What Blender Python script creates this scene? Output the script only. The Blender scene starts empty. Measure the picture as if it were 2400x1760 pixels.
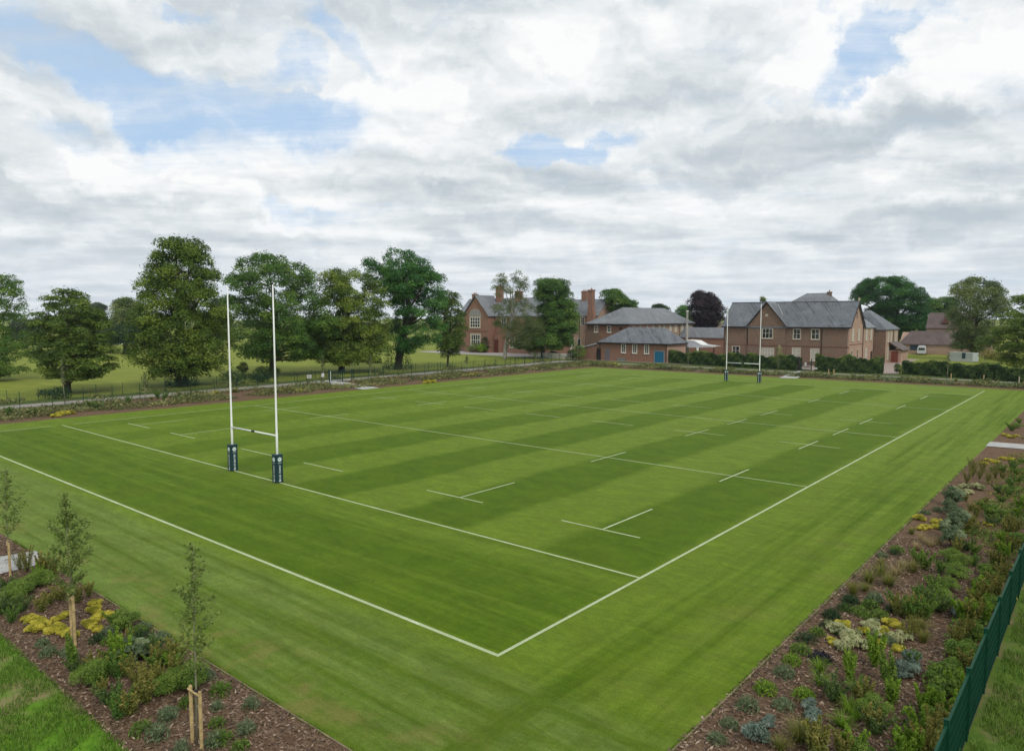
import bpy, math, random
import numpy as np
from mathutils import Vector, Matrix
R = math.radians
rng = np.random.default_rng(7)
random.seed(7)
C = bpy.context.scene.collection
sc = bpy.context.scene

# ------------------------------------------------------------------ camera numbers (fitted to the pitch markings)
CAM = np.array([15.38, -26.94, 11.31]); YAW = -.6995; PIT = -.081; FOC = 1690.2
FW = np.array([math.sin(YAW)*math.cos(PIT), math.cos(YAW)*math.cos(PIT), math.sin(PIT)])
RT = np.array([math.cos(YAW), -math.sin(YAW), 0.0]); UP = np.cross(RT, FW)
FH = np.array([math.sin(YAW), math.cos(YAW), 0.0])
def ray(x, y): return FW + RT*(x-1200)/FOC - UP*(y-880)/FOC
def G(x, y, z=0.0):
    d = ray(x, y); return CAM + d*((z-CAM[2])/d[2])
def at_dist(x, y, dist):          # point on the sight line at a given distance ahead
    d = ray(x, y); return CAM + d*(dist/np.dot(d, FH))
W, L, D1, D2 = 68.8, 95.2, 9.4, 8.6       # pitch width, length, in-goal depths

# ------------------------------------------------------------------ node helpers
class NT:
    def __init__(s, tree): s.t = tree; s.n = tree.nodes; s.l = tree.links
    def new(s, typ, **kw):
        n = s.n.new(typ)
        for k, v in kw.items(): setattr(n, k, v)
        return n
    def put(s, sock, v):
        if isinstance(v, bpy.types.NodeSocket): s.l.new(v, sock)
        elif v is not None:
            if sock.type == 'RGBA' and not isinstance(v, (int, float)) and len(v) == 3: v = (*v, 1)
            sock.default_value = v
    def m(s, op, a, b=None, c=None, clamp=False):
        n = s.new('ShaderNodeMath', operation=op, use_clamp=clamp)
        s.put(n.inputs[0], a); s.put(n.inputs[1], b)
        if c is not None: s.put(n.inputs[2], c)
        return n.outputs[0]
    def vm(s, op, a, b=None):
        n = s.new('ShaderNodeVectorMath', operation=op)
        s.put(n.inputs[0], a)
        if b is not None: s.put(n.inputs[1], b)
        return n.outputs['Value'] if op in ('DOT_PRODUCT', 'LENGTH') else n.outputs[0]
    def mix(s, f, a, b, mode='MIX'):
        n = s.new('ShaderNodeMix', data_type='RGBA', blend_type=mode)
        s.put(n.inputs[0], f); s.put(n.inputs[6], a); s.put(n.inputs[7], b); return n.outputs[2]
    def noise(s, vec, scale, detail=4, rough=.55, dist=0):
        n = s.new('ShaderNodeTexNoise'); s.put(n.inputs['Vector'], vec)
        n.inputs['Scale'].default_value = scale; n.inputs['Detail'].default_value = detail
        n.inputs['Roughness'].default_value = rough; n.inputs['Distortion'].default_value = dist
        return n.outputs['Fac']
    def mapping(s, vec, loc=(0,0,0), rot=(0,0,0), sca=(1,1,1), typ='POINT'):
        n = s.new('ShaderNodeMapping', vector_type=typ); s.put(n.inputs[0], vec)
        n.inputs[1].default_value = loc; n.inputs[2].default_value = rot; n.inputs[3].default_value = sca
        return n.outputs[0]
    def rng(s, v, a, b, c=0.0, d=1.0, typ='SMOOTHSTEP'):
        n = s.new('ShaderNodeMapRange', interpolation_type=typ); s.put(n.inputs[0], v)
        for i, q in enumerate((a, b, c, d)): s.put(n.inputs[i+1], q)
        return n.outputs[0]
    def ramp(s, f, stops):
        n = s.new('ShaderNodeValToRGB'); s.put(n.inputs[0], f); e = n.color_ramp.elements
        while len(e) < len(stops): e.new(.5)
        for el, (p, c) in zip(e, stops): el.position = p; el.color = (*c, 1)
        return n.outputs[0]
    def bump(s, h, strength=.3, dist=.02):
        n = s.new('ShaderNodeBump'); s.put(n.inputs['Height'], h)
        n.inputs['Strength'].default_value = strength; n.inputs['Distance'].default_value = dist
        return n.outputs[0]
def new_mat(name):
    m = bpy.data.materials.new(name); m.use_nodes = True
    t = NT(m.node_tree); b = t.n['Principled BSDF']; return m, t, b
def setb(t, b, col, rough=.7, nrm=None, metal=0, spec=.3):
    t.put(b.inputs['Base Color'], col); t.put(b.inputs['Roughness'], rough); t.put(b.inputs['Metallic'], metal)
    b.inputs['Specular IOR Level'].default_value = spec
    if nrm is not None: t.put(b.inputs['Normal'], nrm)
MATS = {}
def plain(name, col, rough=.6, var=.12, scale=3.0, metal=0, spec=.3, bump=0):
    if name in MATS: return MATS[name]
    m, t, b = new_mat(name)
    co = t.new('ShaderNodeTexCoord').outputs['Object']
    n = t.noise(co, scale, 5, .6)
    f = t.rng(n, .3, .7, 1-var, 1+var, 'LINEAR')
    c = t.mix(1.0, (*col, 1), f, 'MULTIPLY')
    setb(t, b, c, rough, t.bump(n, bump, .02) if bump else None, metal, spec)
    MATS[name] = m; return m
def foliage(name, dark, mid, light, trans=.32, rough=.6):
    if name in MATS: return MATS[name]
    m, t, b = new_mat(name)
    a = t.new('ShaderNodeAttribute', attribute_name='tint').outputs['Fac']
    c = t.ramp(a, [(0, dark), (.5, mid), (1, light)])
    setb(t, b, c, rough, None, 0, .25)
    tr = t.new('ShaderNodeBsdfTranslucent'); t.put(tr.inputs[0], c)
    mx = t.new('ShaderNodeMixShader'); mx.inputs[0].default_value = trans
    t.l.new(b.outputs[0], mx.inputs[1]); t.l.new(tr.outputs[0], mx.inputs[2])
    t.l.new(mx.outputs[0], t.n['Material Output'].inputs[0])
    MATS[name] = m; return m

# ------------------------------------------------------------------ object helpers
def tag(o, label=None, cat=None, group=None, kind=None):
    if label: o['label'] = label
    if cat: o['category'] = cat
    if group: o['group'] = group
    if kind: o['kind'] = kind
    return o
def empty(name, loc=(0,0,0), rz=0, label=None, cat=None, group=None):
    o = bpy.data.objects.new(name, None); C.objects.link(o); o.location = loc; o.rotation_euler = (0,0,rz)
    o.empty_display_size = .3
    return tag(o, label, cat, group)
def np_mesh(name, V, F, mat, parent=None, tint=None, smooth=False, off=None):
    """V (n,3), F (m,k) equal-sided faces; world coordinates are made local to the parent."""
    V = np.asarray(V, dtype=np.float32); F = np.asarray(F, dtype=np.int32)
    me = bpy.data.meshes.new(name); k = F.shape[1]
    if off is not None: V = V - np.asarray(off, dtype=np.float32)
    me.vertices.add(len(V)); me.vertices.foreach_set('co', V.ravel())
    me.loops.add(F.size); me.loops.foreach_set('vertex_index', F.ravel())
    me.polygons.add(len(F)); me.polygons.foreach_set('loop_start', np.arange(len(F), dtype=np.int32)*k)
    me.update(calc_edges=True); me.validate()
    if smooth: me.polygons.foreach_set('use_smooth', np.ones(len(F), dtype=bool))
    if tint is not None:
        at = me.attributes.new('tint', 'FLOAT', 'FACE'); at.data.foreach_set('value', np.asarray(tint, dtype=np.float32))
    me.materials.append(mat)
    o = bpy.data.objects.new(name, me); C.objects.link(o)
    if parent is not None: o.parent = parent
    return o
class MB:
    """collects boxes, tubes and polygons for ONE mesh object"""
    def __init__(s): s.v = []; s.f = []
    def add(s, vs, fs):
        n = len(s.v); s.v += [tuple(map(float, v)) for v in vs]; s.f += [tuple(n+i for i in f) for f in fs]; return s
    def box(s, x0, x1, y0, y1, z0, z1):
        vs = [(x0,y0,z0),(x1,y0,z0),(x1,y1,z0),(x0,y1,z0),(x0,y0,z1),(x1,y0,z1),(x1,y1,z1),(x0,y1,z1)]
        return s.add(vs, [(0,3,2,1),(4,5,6,7),(0,1,5,4),(1,2,6,5),(2,3,7,6),(3,0,4,7)])
    def prism(s, pts, axis, a, b):
        """pts: outline in the two other axes; extruded along axis from a to b"""
        n = len(pts)
        def P(p, q): return {'x': (q, p[0], p[1]), 'y': (p[0], q, p[1]), 'z': (p[0], p[1], q)}[axis]
        vs = [P(p, a) for p in pts] + [P(p, b) for p in pts]
        fs = [tuple(range(n)), tuple(range(2*n-1, n-1, -1))] + [(i, n+i, n+(i+1) % n, (i+1) % n) for i in range(n)]
        return s.add(vs, fs)
    def tube(s, pts, rad, n=8, cap=True):
        pts = [np.array(p, float) for p in pts]; rad = list(rad) if hasattr(rad, '__len__') else [rad]*len(pts)
        base = len(s.v); m = len(pts)
        for i, p in enumerate(pts):
            t = pts[min(i+1, m-1)] - pts[max(i-1, 0)]; t = t/(np.linalg.norm(t)+1e-9)
            a = np.cross(t, (0,0,1) if abs(t[2]) < .9 else (1,0,0)); a /= np.linalg.norm(a); b = np.cross(t, a)
            for k in range(n):
                q = p + rad[i]*(math.cos(2*math.pi*k/n)*a + math.sin(2*math.pi*k/n)*b); s.v.append(tuple(q))
        for i in range(m-1):
            for k in range(n):
                s.f.append((base+i*n+k, base+i*n+(k+1) % n, base+(i+1)*n+(k+1) % n, base+(i+1)*n+k))
        if cap:
            s.f.append(tuple(base+k for k in range(n-1, -1, -1))); s.f.append(tuple(base+(m-1)*n+k for k in range(n)))
        return s
    def build(s, name, mat, parent=None, off=None, smooth=False, bevel=0):
        me = bpy.data.meshes.new(name); vs = s.v
        if off is not None: vs = [(a-off[0], b-off[1], c-off[2]) for a, b, c in vs]
        me.from_pydata(vs, [], s.f); me.materials.append(mat)
        import bmesh
        bm = bmesh.new(); bm.from_mesh(me); bmesh.ops.recalc_face_normals(bm, faces=bm.faces)
        if bevel: bmesh.ops.bevel(bm, geom=bm.edges[:], offset=bevel, segments=2, affect='EDGES', profile=.5)
        bm.to_mesh(me); bm.free()
        if smooth:
            for p in me.polygons: p.use_smooth = True
        o = bpy.data.objects.new(name, me); C.objects.link(o)
        if parent is not None: o.parent = parent
        return o
def dup(root, loc, rz=0, scale=None, label=None, group=None, cat=None):
    r = root.copy(); C.objects.link(r); r.location = loc; r.rotation_euler = (root.rotation_euler[0], root.rotation_euler[1], rz)
    if scale is not None: r.scale = scale
    tag(r, label, cat, group)
    for ch in list(root.children):
        c = ch.copy(); C.objects.link(c); c.parent = r
        for g in ch.children:
            d = g.copy(); C.objects.link(d); d.parent = c
    return r
def sheet(name, x0, x1, y0, y1, z, mat, nx=1, ny=1):
    xs = np.linspace(x0, x1, nx+1); ys = np.linspace(y0, y1, ny+1)
    X, Y = np.meshgrid(xs, ys); V = np.stack([X.ravel(), Y.ravel(), np.full(X.size, z)], 1)
    F = [(j*(nx+1)+i, j*(nx+1)+i+1, (j+1)*(nx+1)+i+1, (j+1)*(nx+1)+i) for j in range(ny) for i in range(nx)]
    return np_mesh(name, V, F, mat)
def poly_sheet(name, pts, z, mat):
    b = MB(); b.add([(x, y, z) for x, y in pts], [tuple(range(len(pts)))]); return b.build(name, mat)

# ------------------------------------------------------------------ materials
def lawn_material():
    m, t, b = new_mat('pitch_grass')
    co = t.new('ShaderNodeTexCoord').outputs['Object']
    sx = t.new('ShaderNodeSeparateXYZ'); t.put(sx.inputs[0], co); X, Y = sx.outputs[0], sx.outputs[1]
    wob = t.m('MULTIPLY', t.m('SUBTRACT', t.noise(co, .12, 3), .5), 1.6)
    Xw = t.m('ADD', X, wob); Yw = t.m('ADD', Y, wob)
    # broad stripes between the try lines run with the touchlines
    s = t.m('SINE', t.m('MULTIPLY', t.m('ADD', Xw, 0.3), math.pi/5.33))
    stripe = t.rng(s, -.35, .35, 1, 0)         # dark beside the touchline
    inx = t.m('MULTIPLY', t.rng(X, -W-.3, -W+.3), t.rng(X, .3, -.3))
    iny = t.m('MULTIPLY', t.rng(Y, -.2, .5), t.rng(Y, L+.2, L-.5))
    field = t.m('MULTIPLY', inx, iny)
    # left third of the pitch is paler and less contrasted
    contrast = t.rng(X, -60, -25, .45, 1)
    # in-goal and margins: finer passes
    fy = t.noise(t.mapping(co, sca=(.035, 1.25, 1)), 1.0, 3, .68)
    fx = t.noise(t.mapping(co, sca=(1.1, .035, 1)), 1.0, 3, .6)
    ingoal = t.m('MULTIPLY', inx, t.m('MULTIPLY', t.rng(Y, -D1-.1, -D1+.4), t.rng(Y, .5, -.2)))
    dig = t.m('MULTIPLY', ingoal, t.m('ADD', t.rng(Y, -.5, -4, .4, .82), t.m('MULTIPLY', t.m('SUBTRACT', fy, .5), 3.0)), clamp=True)
    out_r = t.rng(X, -.1, .4)
    band = t.m('MULTIPLY', out_r, t.rng(X, 1.4, 2.1))
    drt = t.m('MULTIPLY', band, t.m('ADD', .35, t.m('MULTIPLY', t.m('SUBTRACT', fx, .5), 4.2)), clamp=True)
    out_n = t.rng(Y, -D1-.2, -D1-1.4)
    dnr = t.m('MULTIPLY', out_n, t.m('ADD', t.rng(X, -30, -2, .12, .5), t.m('MULTIPLY', t.m('SUBTRACT', fy, .5), 4.2)), clamp=True)
    f1 = t.m('MULTIPLY', field, t.m('MULTIPLY', stripe, contrast))
    d = t.m('MAXIMUM', f1, t.m('MAXIMUM', dig, t.m('MAXIMUM', drt, dnr)))
    n1 = t.noise(co, .35, 5, .6); n2 = t.noise(co, 2.3, 6, .65); n3 = t.noise(co, 14, 6, .8); n3b = t.noise(co, 45, 4, .8)
    nst = t.noise(t.mapping(co, rot=(0,0,.5), sca=(2.2, .5, 1)), 1.6, 5, .7, .8)
    d = t.m('ADD', d, t.m('MULTIPLY', t.m('SUBTRACT', nst, .5), 1.1), clamp=True)
    d = t.m('MULTIPLY', d, .95)
    c = t.mix(d, (.124, .190, .014, 1), (.064, .119, .0004, 1))
    c = t.mix(t.m('MULTIPLY', t.rng(Y, 5, 60), .5), c, t.mix(d, (.154, .222, .026, 1), (.082, .143, .001, 1)))  # paler with distance: grazing sheen and haze put into the grass colour
    # brushed, clumpy sward
    sw = t.noise(t.mapping(co, rot=(0,0,-.35), sca=(.75, 2.4, 1)), 1.5, 6, .72, 1.2); sw2 = t.noise(t.mapping(co, rot=(0,0,.9), sca=(1, 2.0, 1)), .42, 4, .6, .6)
    c = t.mix(t.m('MULTIPLY', out_n, .55), c, t.mix(d, (.150, .205, .055, 1), (.085, .135, .010, 1)))
    c = t.mix(1.0, c, t.rng(sw, .30, .70, .80, 1.22, 'LINEAR'), 'MULTIPLY')
    c = t.mix(1.0, c, t.rng(sw2, .32, .68, .86, 1.15, 'LINEAR'), 'MULTIPLY')
    # scuffed turf round the near and far goal posts
    for gx, gy in ((-34.2, 0), (-28.3, 0), (-37.7, L), (-31.7, L)):
        dd = t.vm('LENGTH', t.vm('SUBTRACT', co, (gx, gy, .012))); wear = t.m('MULTIPLY', t.rng(dd, 1.9, .3), t.rng(t.noise(co, 1.7, 4, .7), .38, .62))
        c = t.mix(t.m('MULTIPLY', wear, .5), c, (.10, .10, .035, 1))
    c = t.mix(t.rng(n1, .40, .75, 0, .3), c, (.125, .165, .008, 1))
    c = t.mix(t.rng(n2, .4, .75, 0, .35), c, (.065, .14, .008, 1))
    # worn, drier patches near the low corner of the lawn
    dry = t.m('MULTIPLY', t.rng(Y, -12.6, -14.6), t.rng(t.noise(co, .55, 4, .6), .48, .66))
    dry2 = t.m('MULTIPLY', t.m('MULTIPLY', t.rng(X, 2.5, 5.5), t.rng(Y, 60, 20, .2, 1)), t.rng(t.noise(co, .3, 4, .6), .48, .72))
    c = t.mix(t.m('MULTIPLY', t.m('MAXIMUM', dry, t.m('MULTIPLY', dry2, .4)), .45), c, (.23, .18, .06, 1))
    fine = t.m('ADD', t.m('MULTIPLY', n3, .6), t.m('MULTIPLY', n3b, .4))
    c = t.mix(1.0, c, t.rng(fine, .32, .68, .62, 1.36, 'LINEAR'), 'MULTIPLY')
    setb(t, b, c, .75, t.bump(t.m('ADD', fine, t.m('MULTIPLY', nst, .6)), .5, .07), 0, .10)
    return m
def mix_grass(name, a, bcol, soil, soil_amt, scale=.5, lines=0):
    m, t, b = new_mat(name)
    co = t.new('ShaderNodeTexCoord').outputs['Object']
    n1 = t.noise(co, scale, 5, .6); n2 = t.noise(co, scale*7, 6, .7); n3 = t.noise(co, 30, 5, .8)
    c = t.mix(t.rng(n2, .3, .7), a, bcol)
    if lines: c = t.mix(t.rng(t.noise(t.mapping(co, rot=(0,0,R(12)), sca=(.02, .4, 1)), 1, 3), .35, .65, 0, lines), c, bcol)
    if soil_amt: c = t.mix(t.m('MULTIPLY', t.rng(n1, .62-.22*soil_amt, .72-.12*soil_amt), soil_amt), c, soil)
    c = t.mix(1.0, c, t.rng(n3, .3, .7, .7, 1.25, 'LINEAR'), 'MULTIPLY')
    setb(t, b, c, .9, t.bump(n2, .4, .05), 0, .1)
    return m
def mulch_material():
    m, t, b = new_mat('bark_mulch')
    co = t.new('ShaderNodeTexCoord').outputs['Object']
    n1 = t.noise(co, .6, 4); n2 = t.noise(co, 9, 6, .75)
    v = t.new('ShaderNodeTexVoronoi'); t.put(v.inputs['Vector'], t.mapping(co, rot=(0,0,.6), sca=(1, 2.6, 1))); v.inputs['Scale'].default_value = 9
    c = t.ramp(n2, [(.25, (.045, .028, .015)), (.5, (.155, .098, .055)), (.78, (.31, .22, .14))])
    c = t.mix(t.rng(n1, .4, .7, 0, .45), c, (.12, .06, .035, 1))
    vb = t.new('ShaderNodeSeparateXYZ'); t.put(vb.inputs[0], v.outputs['Color']); c = t.mix(.4, c, t.ramp(vb.outputs[0], [(0, (.035, .022, .016)), (.7, (.13, .085, .06)), (1, (.30, .22, .16))]))
    setb(t, b, c, .95, t.bump(n2, .8, .05), 0, .08)
    return m
def paving_material(name, col, j=1.2):
    m, t, b = new_mat(name)
    co = t.new('ShaderNodeTexCoord').outputs['Object']
    n = t.noise(co, 1.3, 5, .6); n2 = t.noise(co, 18, 4, .7)
    c = t.mix(1.0, (*col, 1), t.rng(n, .3, .7, .82, 1.12, 'LINEAR'), 'MULTIPLY')
    c = t.mix(1.0, c, t.rng(n2, .3, .7, .9, 1.08, 'LINEAR'), 'MULTIPLY')
    setb(t, b, c, .85, t.bump(n2, .2, .01), 0, .2); return m
def brick_material(name, base, alt, dirt=.35):
    m, t, b = new_mat(name)
    co = t.new('ShaderNodeTexCoord').outputs['Object']
    sx = t.new('ShaderNodeSeparateXYZ'); t.put(sx.inputs[0], co)
    cb = t.new('ShaderNodeCombineXYZ'); t.put(cb.inputs[0], t.m('ADD', sx.outputs[0], sx.outputs[1])); t.put(cb.inputs[1], sx.outputs[2])
    br = t.new('ShaderNodeTexBrick'); t.put(br.inputs['Vector'], cb.outputs[0]); br.inputs['Scale'].default_value = 1.0
    br.inputs['Brick Width'].default_value = .23; br.inputs['Row Height'].default_value = .078; br.inputs['Mortar Size'].default_value = .008
    br.inputs['Color1'].default_value = (*base, 1); br.inputs['Color2'].default_value = (*alt, 1); br.inputs['Mortar'].default_value = (.26, .22, .18, 1)
    n = t.noise(t.mapping(co, sca=(.5, .5, 1.6)), .9, 5, .65); n2 = t.noise(co, 4, 4, .7); n3 = t.noise(t.mapping(co, sca=(1,1,5)), 1.7, 4, .6)
    c = t.mix(t.rng(n, .4, .66, 0, dirt), br.outputs['Color'], (.17, .14, .105, 1))
    c = t.mix(t.rng(n3, .5, .72, 0, .35), c, (*[q*.7 for q in base], 1))
    c = t.mix(1.0, c, t.rng(n2, .3, .7, .65, 1.35, 'LINEAR'), 'MULTIPLY')
    setb(t, b, c, .9, None, 0, .15); return m
def slate_material(name, base, streak=.5):
    m, t, b = new_mat(name)
    co = t.new('ShaderNodeTexCoord').outputs['Object']
    sx = t.new('ShaderNodeSeparateXYZ'); t.put(sx.inputs[0], co)
    cb = t.new('ShaderNodeCombineXYZ'); t.put(cb.inputs[0], t.m('ADD', sx.outputs[0], sx.outputs[1])); t.put(cb.inputs[1], sx.outputs[2])
    br = t.new('ShaderNodeTexBrick'); t.put(br.inputs['Vector'], cb.outputs[0]); br.inputs['Scale'].default_value = 1.0
    br.inputs['Brick Width'].default_value = .3; br.inputs['Row Height'].default_value = .19; br.inputs['Mortar Size'].default_value = .008
    br.inputs['Color1'].default_value = (*base, 1); br.inputs['Color2'].default_value = (*[q*.72 for q in base], 1)
    br.inputs['Mortar'].default_value = (*[q*.35 for q in base], 1)
    st = t.noise(t.mapping(cb.outputs[0], rot=(0,0,.2), sca=(1.3, .16, 1)), 1.1, 4, .7, .5); n = t.noise(co, .35, 4); n2 = t.noise(co, 3, 5, .7)
    c = t.mix(t.rng(st, .53, .60, 0, streak), br.outputs['Color'], (*[q*.38 for q in base], 1))
    c = t.mix(t.rng(n, .45, .7, 0, .4), c, (base[0]*1.35, base[1]*1.35, base[2]*1.3, 1))
    c = t.mix(1.0, c, t.rng(n2, .3, .7, .8, 1.2, 'LINEAR'), 'MULTIPLY')
    setb(t, b, c, .55, t.bump(br.outputs['Fac'], -.3, .02), 0, .35); return m
def bark_material(name, a, bcol):
    m, t, b = new_mat(name)
    co = t.new('ShaderNodeTexCoord').outputs['Object']
    n = t.noise(t.mapping(co, sca=(3, 3, .7)), 2, 5, .7)
    setb(t, b, t.mix(t.rng(n, .35, .65), a, bcol), .9, t.bump(n, .6, .05), 0, .15); return m

M_lawn = lawn_material()
M_field = mix_grass('park_grass', (.25, .275, .045, 1), (.165, .205, .030, 1), (.2, .16, .07, 1), 0, .05, lines=.6)
M_verge = mix_grass('verge_grass', (.10, .13, .035, 1), (.055, .09, .025, 1), (.13, .10, .06, 1), .5, .5)
M_rough = mix_grass('rough_grass', (.11, .17, .025, 1), (.06, .12, .018, 1), (.22, .16, .09, 1), .7, .5)
M_lush = mix_grass('lush_grass', (.12, .24, .018, 1), (.065, .165, .010, 1), (.26, .19, .11, 1), .75, .38)
M_mulch = mulch_material()
M_path = paving_material('path_asphalt', (.33, .30, .27))
M_slab = paving_material('concrete_paving', (.41, .41, .39))
M_drive = paving_material('gravel_drive', (.36, .34, .32))
M_yard = paving_material('yard_paving', (.34, .27, .24))
BR_red = brick_material('red_brick', (.30, .135, .082), (.22, .10, .062), .35)
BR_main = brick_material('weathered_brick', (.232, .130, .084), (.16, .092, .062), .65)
BR_side = brick_material('pale_sunlit_brick', (.50, .33, .25), (.42, .27, .20), .25)  # paler copy for sun-facing walls, sunlight put into the brick colour
BR_buff = brick_material('buff_brick', (.36, .27, .18), (.30, .21, .14), .3)
SL_blue = slate_material('blue_slate', (.155, .170, .192), .95)
SL_grey = slate_material('grey_slate', (.185, .198, .215), .5)
SL_pale = slate_material('pale_slate', (.22, .235, .26), .25)
SL_brown = slate_material('brown_tiles', (.135, .098, .09), .3)
M_stone = plain('stone_dressing', (.42, .36, .27), .8, .18, 2)
M_frame = plain('white_window_paint', (.68, .66, .58), .5, .06)
M_trim = plain('black_trim', (.018, .016, .015), .5)
M_lead = plain('lead_flashing', (.42, .44, .46), .5)
M_pot = plain('clay_pot', (.32, .14, .08), .8)
def glass_material():
    m, t, b = new_mat('window_glass'); co = t.new('ShaderNodeTexCoord').outputs['Object']
    n = t.noise(co, 1.1, 3)
    setb(t, b, t.ramp(n, [(.35, (.012, .014, .016)), (.55, (.03, .034, .038)), (.68, (.16, .17, .17))]), .08, None, 0, .6); return m
M_glass = glass_material()
M_blind = plain('pale_blind', (.42, .40, .34), .8)
M_white = plain('white_paint', (.80, .81, .78), .35, .04, 2, spec=.5)
M_pad = plain('navy_pad', (.008, .036, .045), .5, .15, 2, spec=.4)
M_print = plain('white_print', (.62, .70, .69), .6)
M_green = plain('green_powder_coat', (.004, .052, .027), .6, .15, 2, spec=.2)
M_dgreen = plain('dark_green_post', (.010, .045, .030), .5)
M_timber = plain('tan_timber', (.46, .34, .16), .8, .35, 6)
M_edge = plain('timber_edging', (.22, .165, .105), .9, .5, 2)
M_bark = bark_material('brown_bark', (.035, .026, .02, 1), (.10, .08, .06, 1))
M_birch = bark_material('birch_bark', (.42, .40, .36, 1), (.17, .155, .13, 1))
M_stem = bark_material('grey_green_stem', (.19, .19, .13, 1), (.30, .27, .18, 1))
F_olive = foliage('olive_leaves', (0.043, 0.079, 0.017), (0.128, 0.201, 0.030), (0.305, 0.366, 0.061))
F_green = foliage('green_leaves', (0.030, 0.077, 0.018), (0.088, 0.188, 0.030), (0.225, 0.338, 0.056))
F_fresh = foliage('fresh_leaves', (0.017, 0.067, 0.019), (0.050, 0.162, 0.031), (0.144, 0.312, 0.054))
F_yolive = foliage('yellow_olive_leaves', (.036, .074, .012), (.125, .20, .026), (.31, .38, .055))
F_dull = foliage('dull_green_leaves', (0.048, 0.078, 0.026), (0.132, 0.186, 0.054), (0.300, 0.348, 0.108))
F_sap = foliage('young_tree_leaves', (.09, .125, .03), (.175, .24, .055), (.31, .38, .10), .4)
F_birch = foliage('birch_leaves', (.06, .085, .03), (.13, .175, .055), (.26, .30, .11), .35)
F_dark = foliage('dark_green_leaves', (0.012, 0.031, 0.012), (0.031, 0.074, 0.022), (0.084, 0.144, 0.036))
F_copper = foliage('copper_leaves', (.012, .012, .016), (.038, .028, .034), (.095, .06, .066))
F_hedge = foliage('hedge_leaves', (0.022, 0.053, 0.018), (0.075, 0.138, 0.035), (0.237, 0.300, 0.075))
F_yellow = foliage('yellow_leaves', (.20, .20, .02), (.50, .46, .045), (.75, .66, .11))
F_straw = foliage('straw_grass', (.20, .15, .07), (.38, .30, .14), (.52, .44, .22))
F_var = foliage('variegated_leaves', (.14, .18, .07), (.34, .37, .16), (.60, .60, .34))
F_blue = foliage('blue_grey_leaves', (.07, .11, .08), (.16, .22, .17), (.32, .38, .31))
F_grey = foliage('grey_green_leaves', (0.063, 0.098, 0.046), (0.149, 0.207, 0.098), (0.299, 0.356, 0.196))
F_purple = foliage('purple_leaves', (.014, .014, .022), (.035, .035, .05), (.09, .08, .095))
F_plant = foliage('shrub_leaves', (0.039, 0.085, 0.013), (0.117, 0.208, 0.029), (0.273, 0.377, 0.058))
F_lime = foliage('lime_leaves', (0.057, 0.127, 0.009), (0.161, 0.287, 0.021), (0.310, 0.437, 0.046))
F_mix = foliage('bronze_green_leaves', (0.060, 0.084, 0.022), (0.180, 0.204, 0.038), (0.396, 0.312, 0.084))
F_far = foliage('hazed_leaves', (.045, .07, .045), (.085, .12, .065), (.14, .18, .09))  # distance haze is put into these leaf colours
F_gcov = foliage('bed_cover_leaves', (0.055, 0.072, 0.022), (0.165, 0.187, 0.061), (0.374, 0.352, 0.143))

# ------------------------------------------------------------------ leaves
def leaf_arrays(P, N, S, rg, aspect=.6, jit=.55):
    n = len(P)
    N = N + rg.normal(0, jit, (n, 3)); N /= np.linalg.norm(N, axis=1, keepdims=True)+1e-9
    A = rg.normal(0, 1, (n, 3)); A -= (A*N).sum(1, keepdims=True)*N; A /= np.linalg.norm(A, axis=1, keepdims=True)+1e-9
    B = np.cross(N, A); S = np.asarray(S).reshape(-1, 1)*np.ones((n, 1))
    V = np.stack([P + A*S*.5, P + B*S*.5*aspect, P - A*S*.5, P - B*S*.5*aspect], 1).reshape(-1, 3)
    F = np.arange(4*n).reshape(-1, 4)
    return V, F
def sph(n, rg):
    d = rg.normal(0, 1, (n, 3)); return d/np.linalg.norm(d, axis=1, keepdims=True)
def boughs(centres, radii, tints, per, size, rg, flat=.75, up=.35):
    Ps, Ns, Ts = [], [], []
    for c, r, t in zip(centres, radii, tints):
        n = max(6, int(per*r*r)); d = sph(n, rg); d[:, 2] = np.where(d[:, 2] < -.3, -d[:, 2], d[:, 2])
        rr = r*(.55+.5*rg.random((n, 1))**.6)
        Ps.append(c + d*rr*np.array([1, 1, flat])); nn = d.copy(); nn[:, 2] += up; Ns.append(nn)
        Ts.append(np.clip(t + rg.normal(0, .07, n), 0, 1))
    P = np.concatenate(Ps); N = np.concatenate(Ns); T = np.concatenate(Ts)
    return P, N, T
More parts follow.
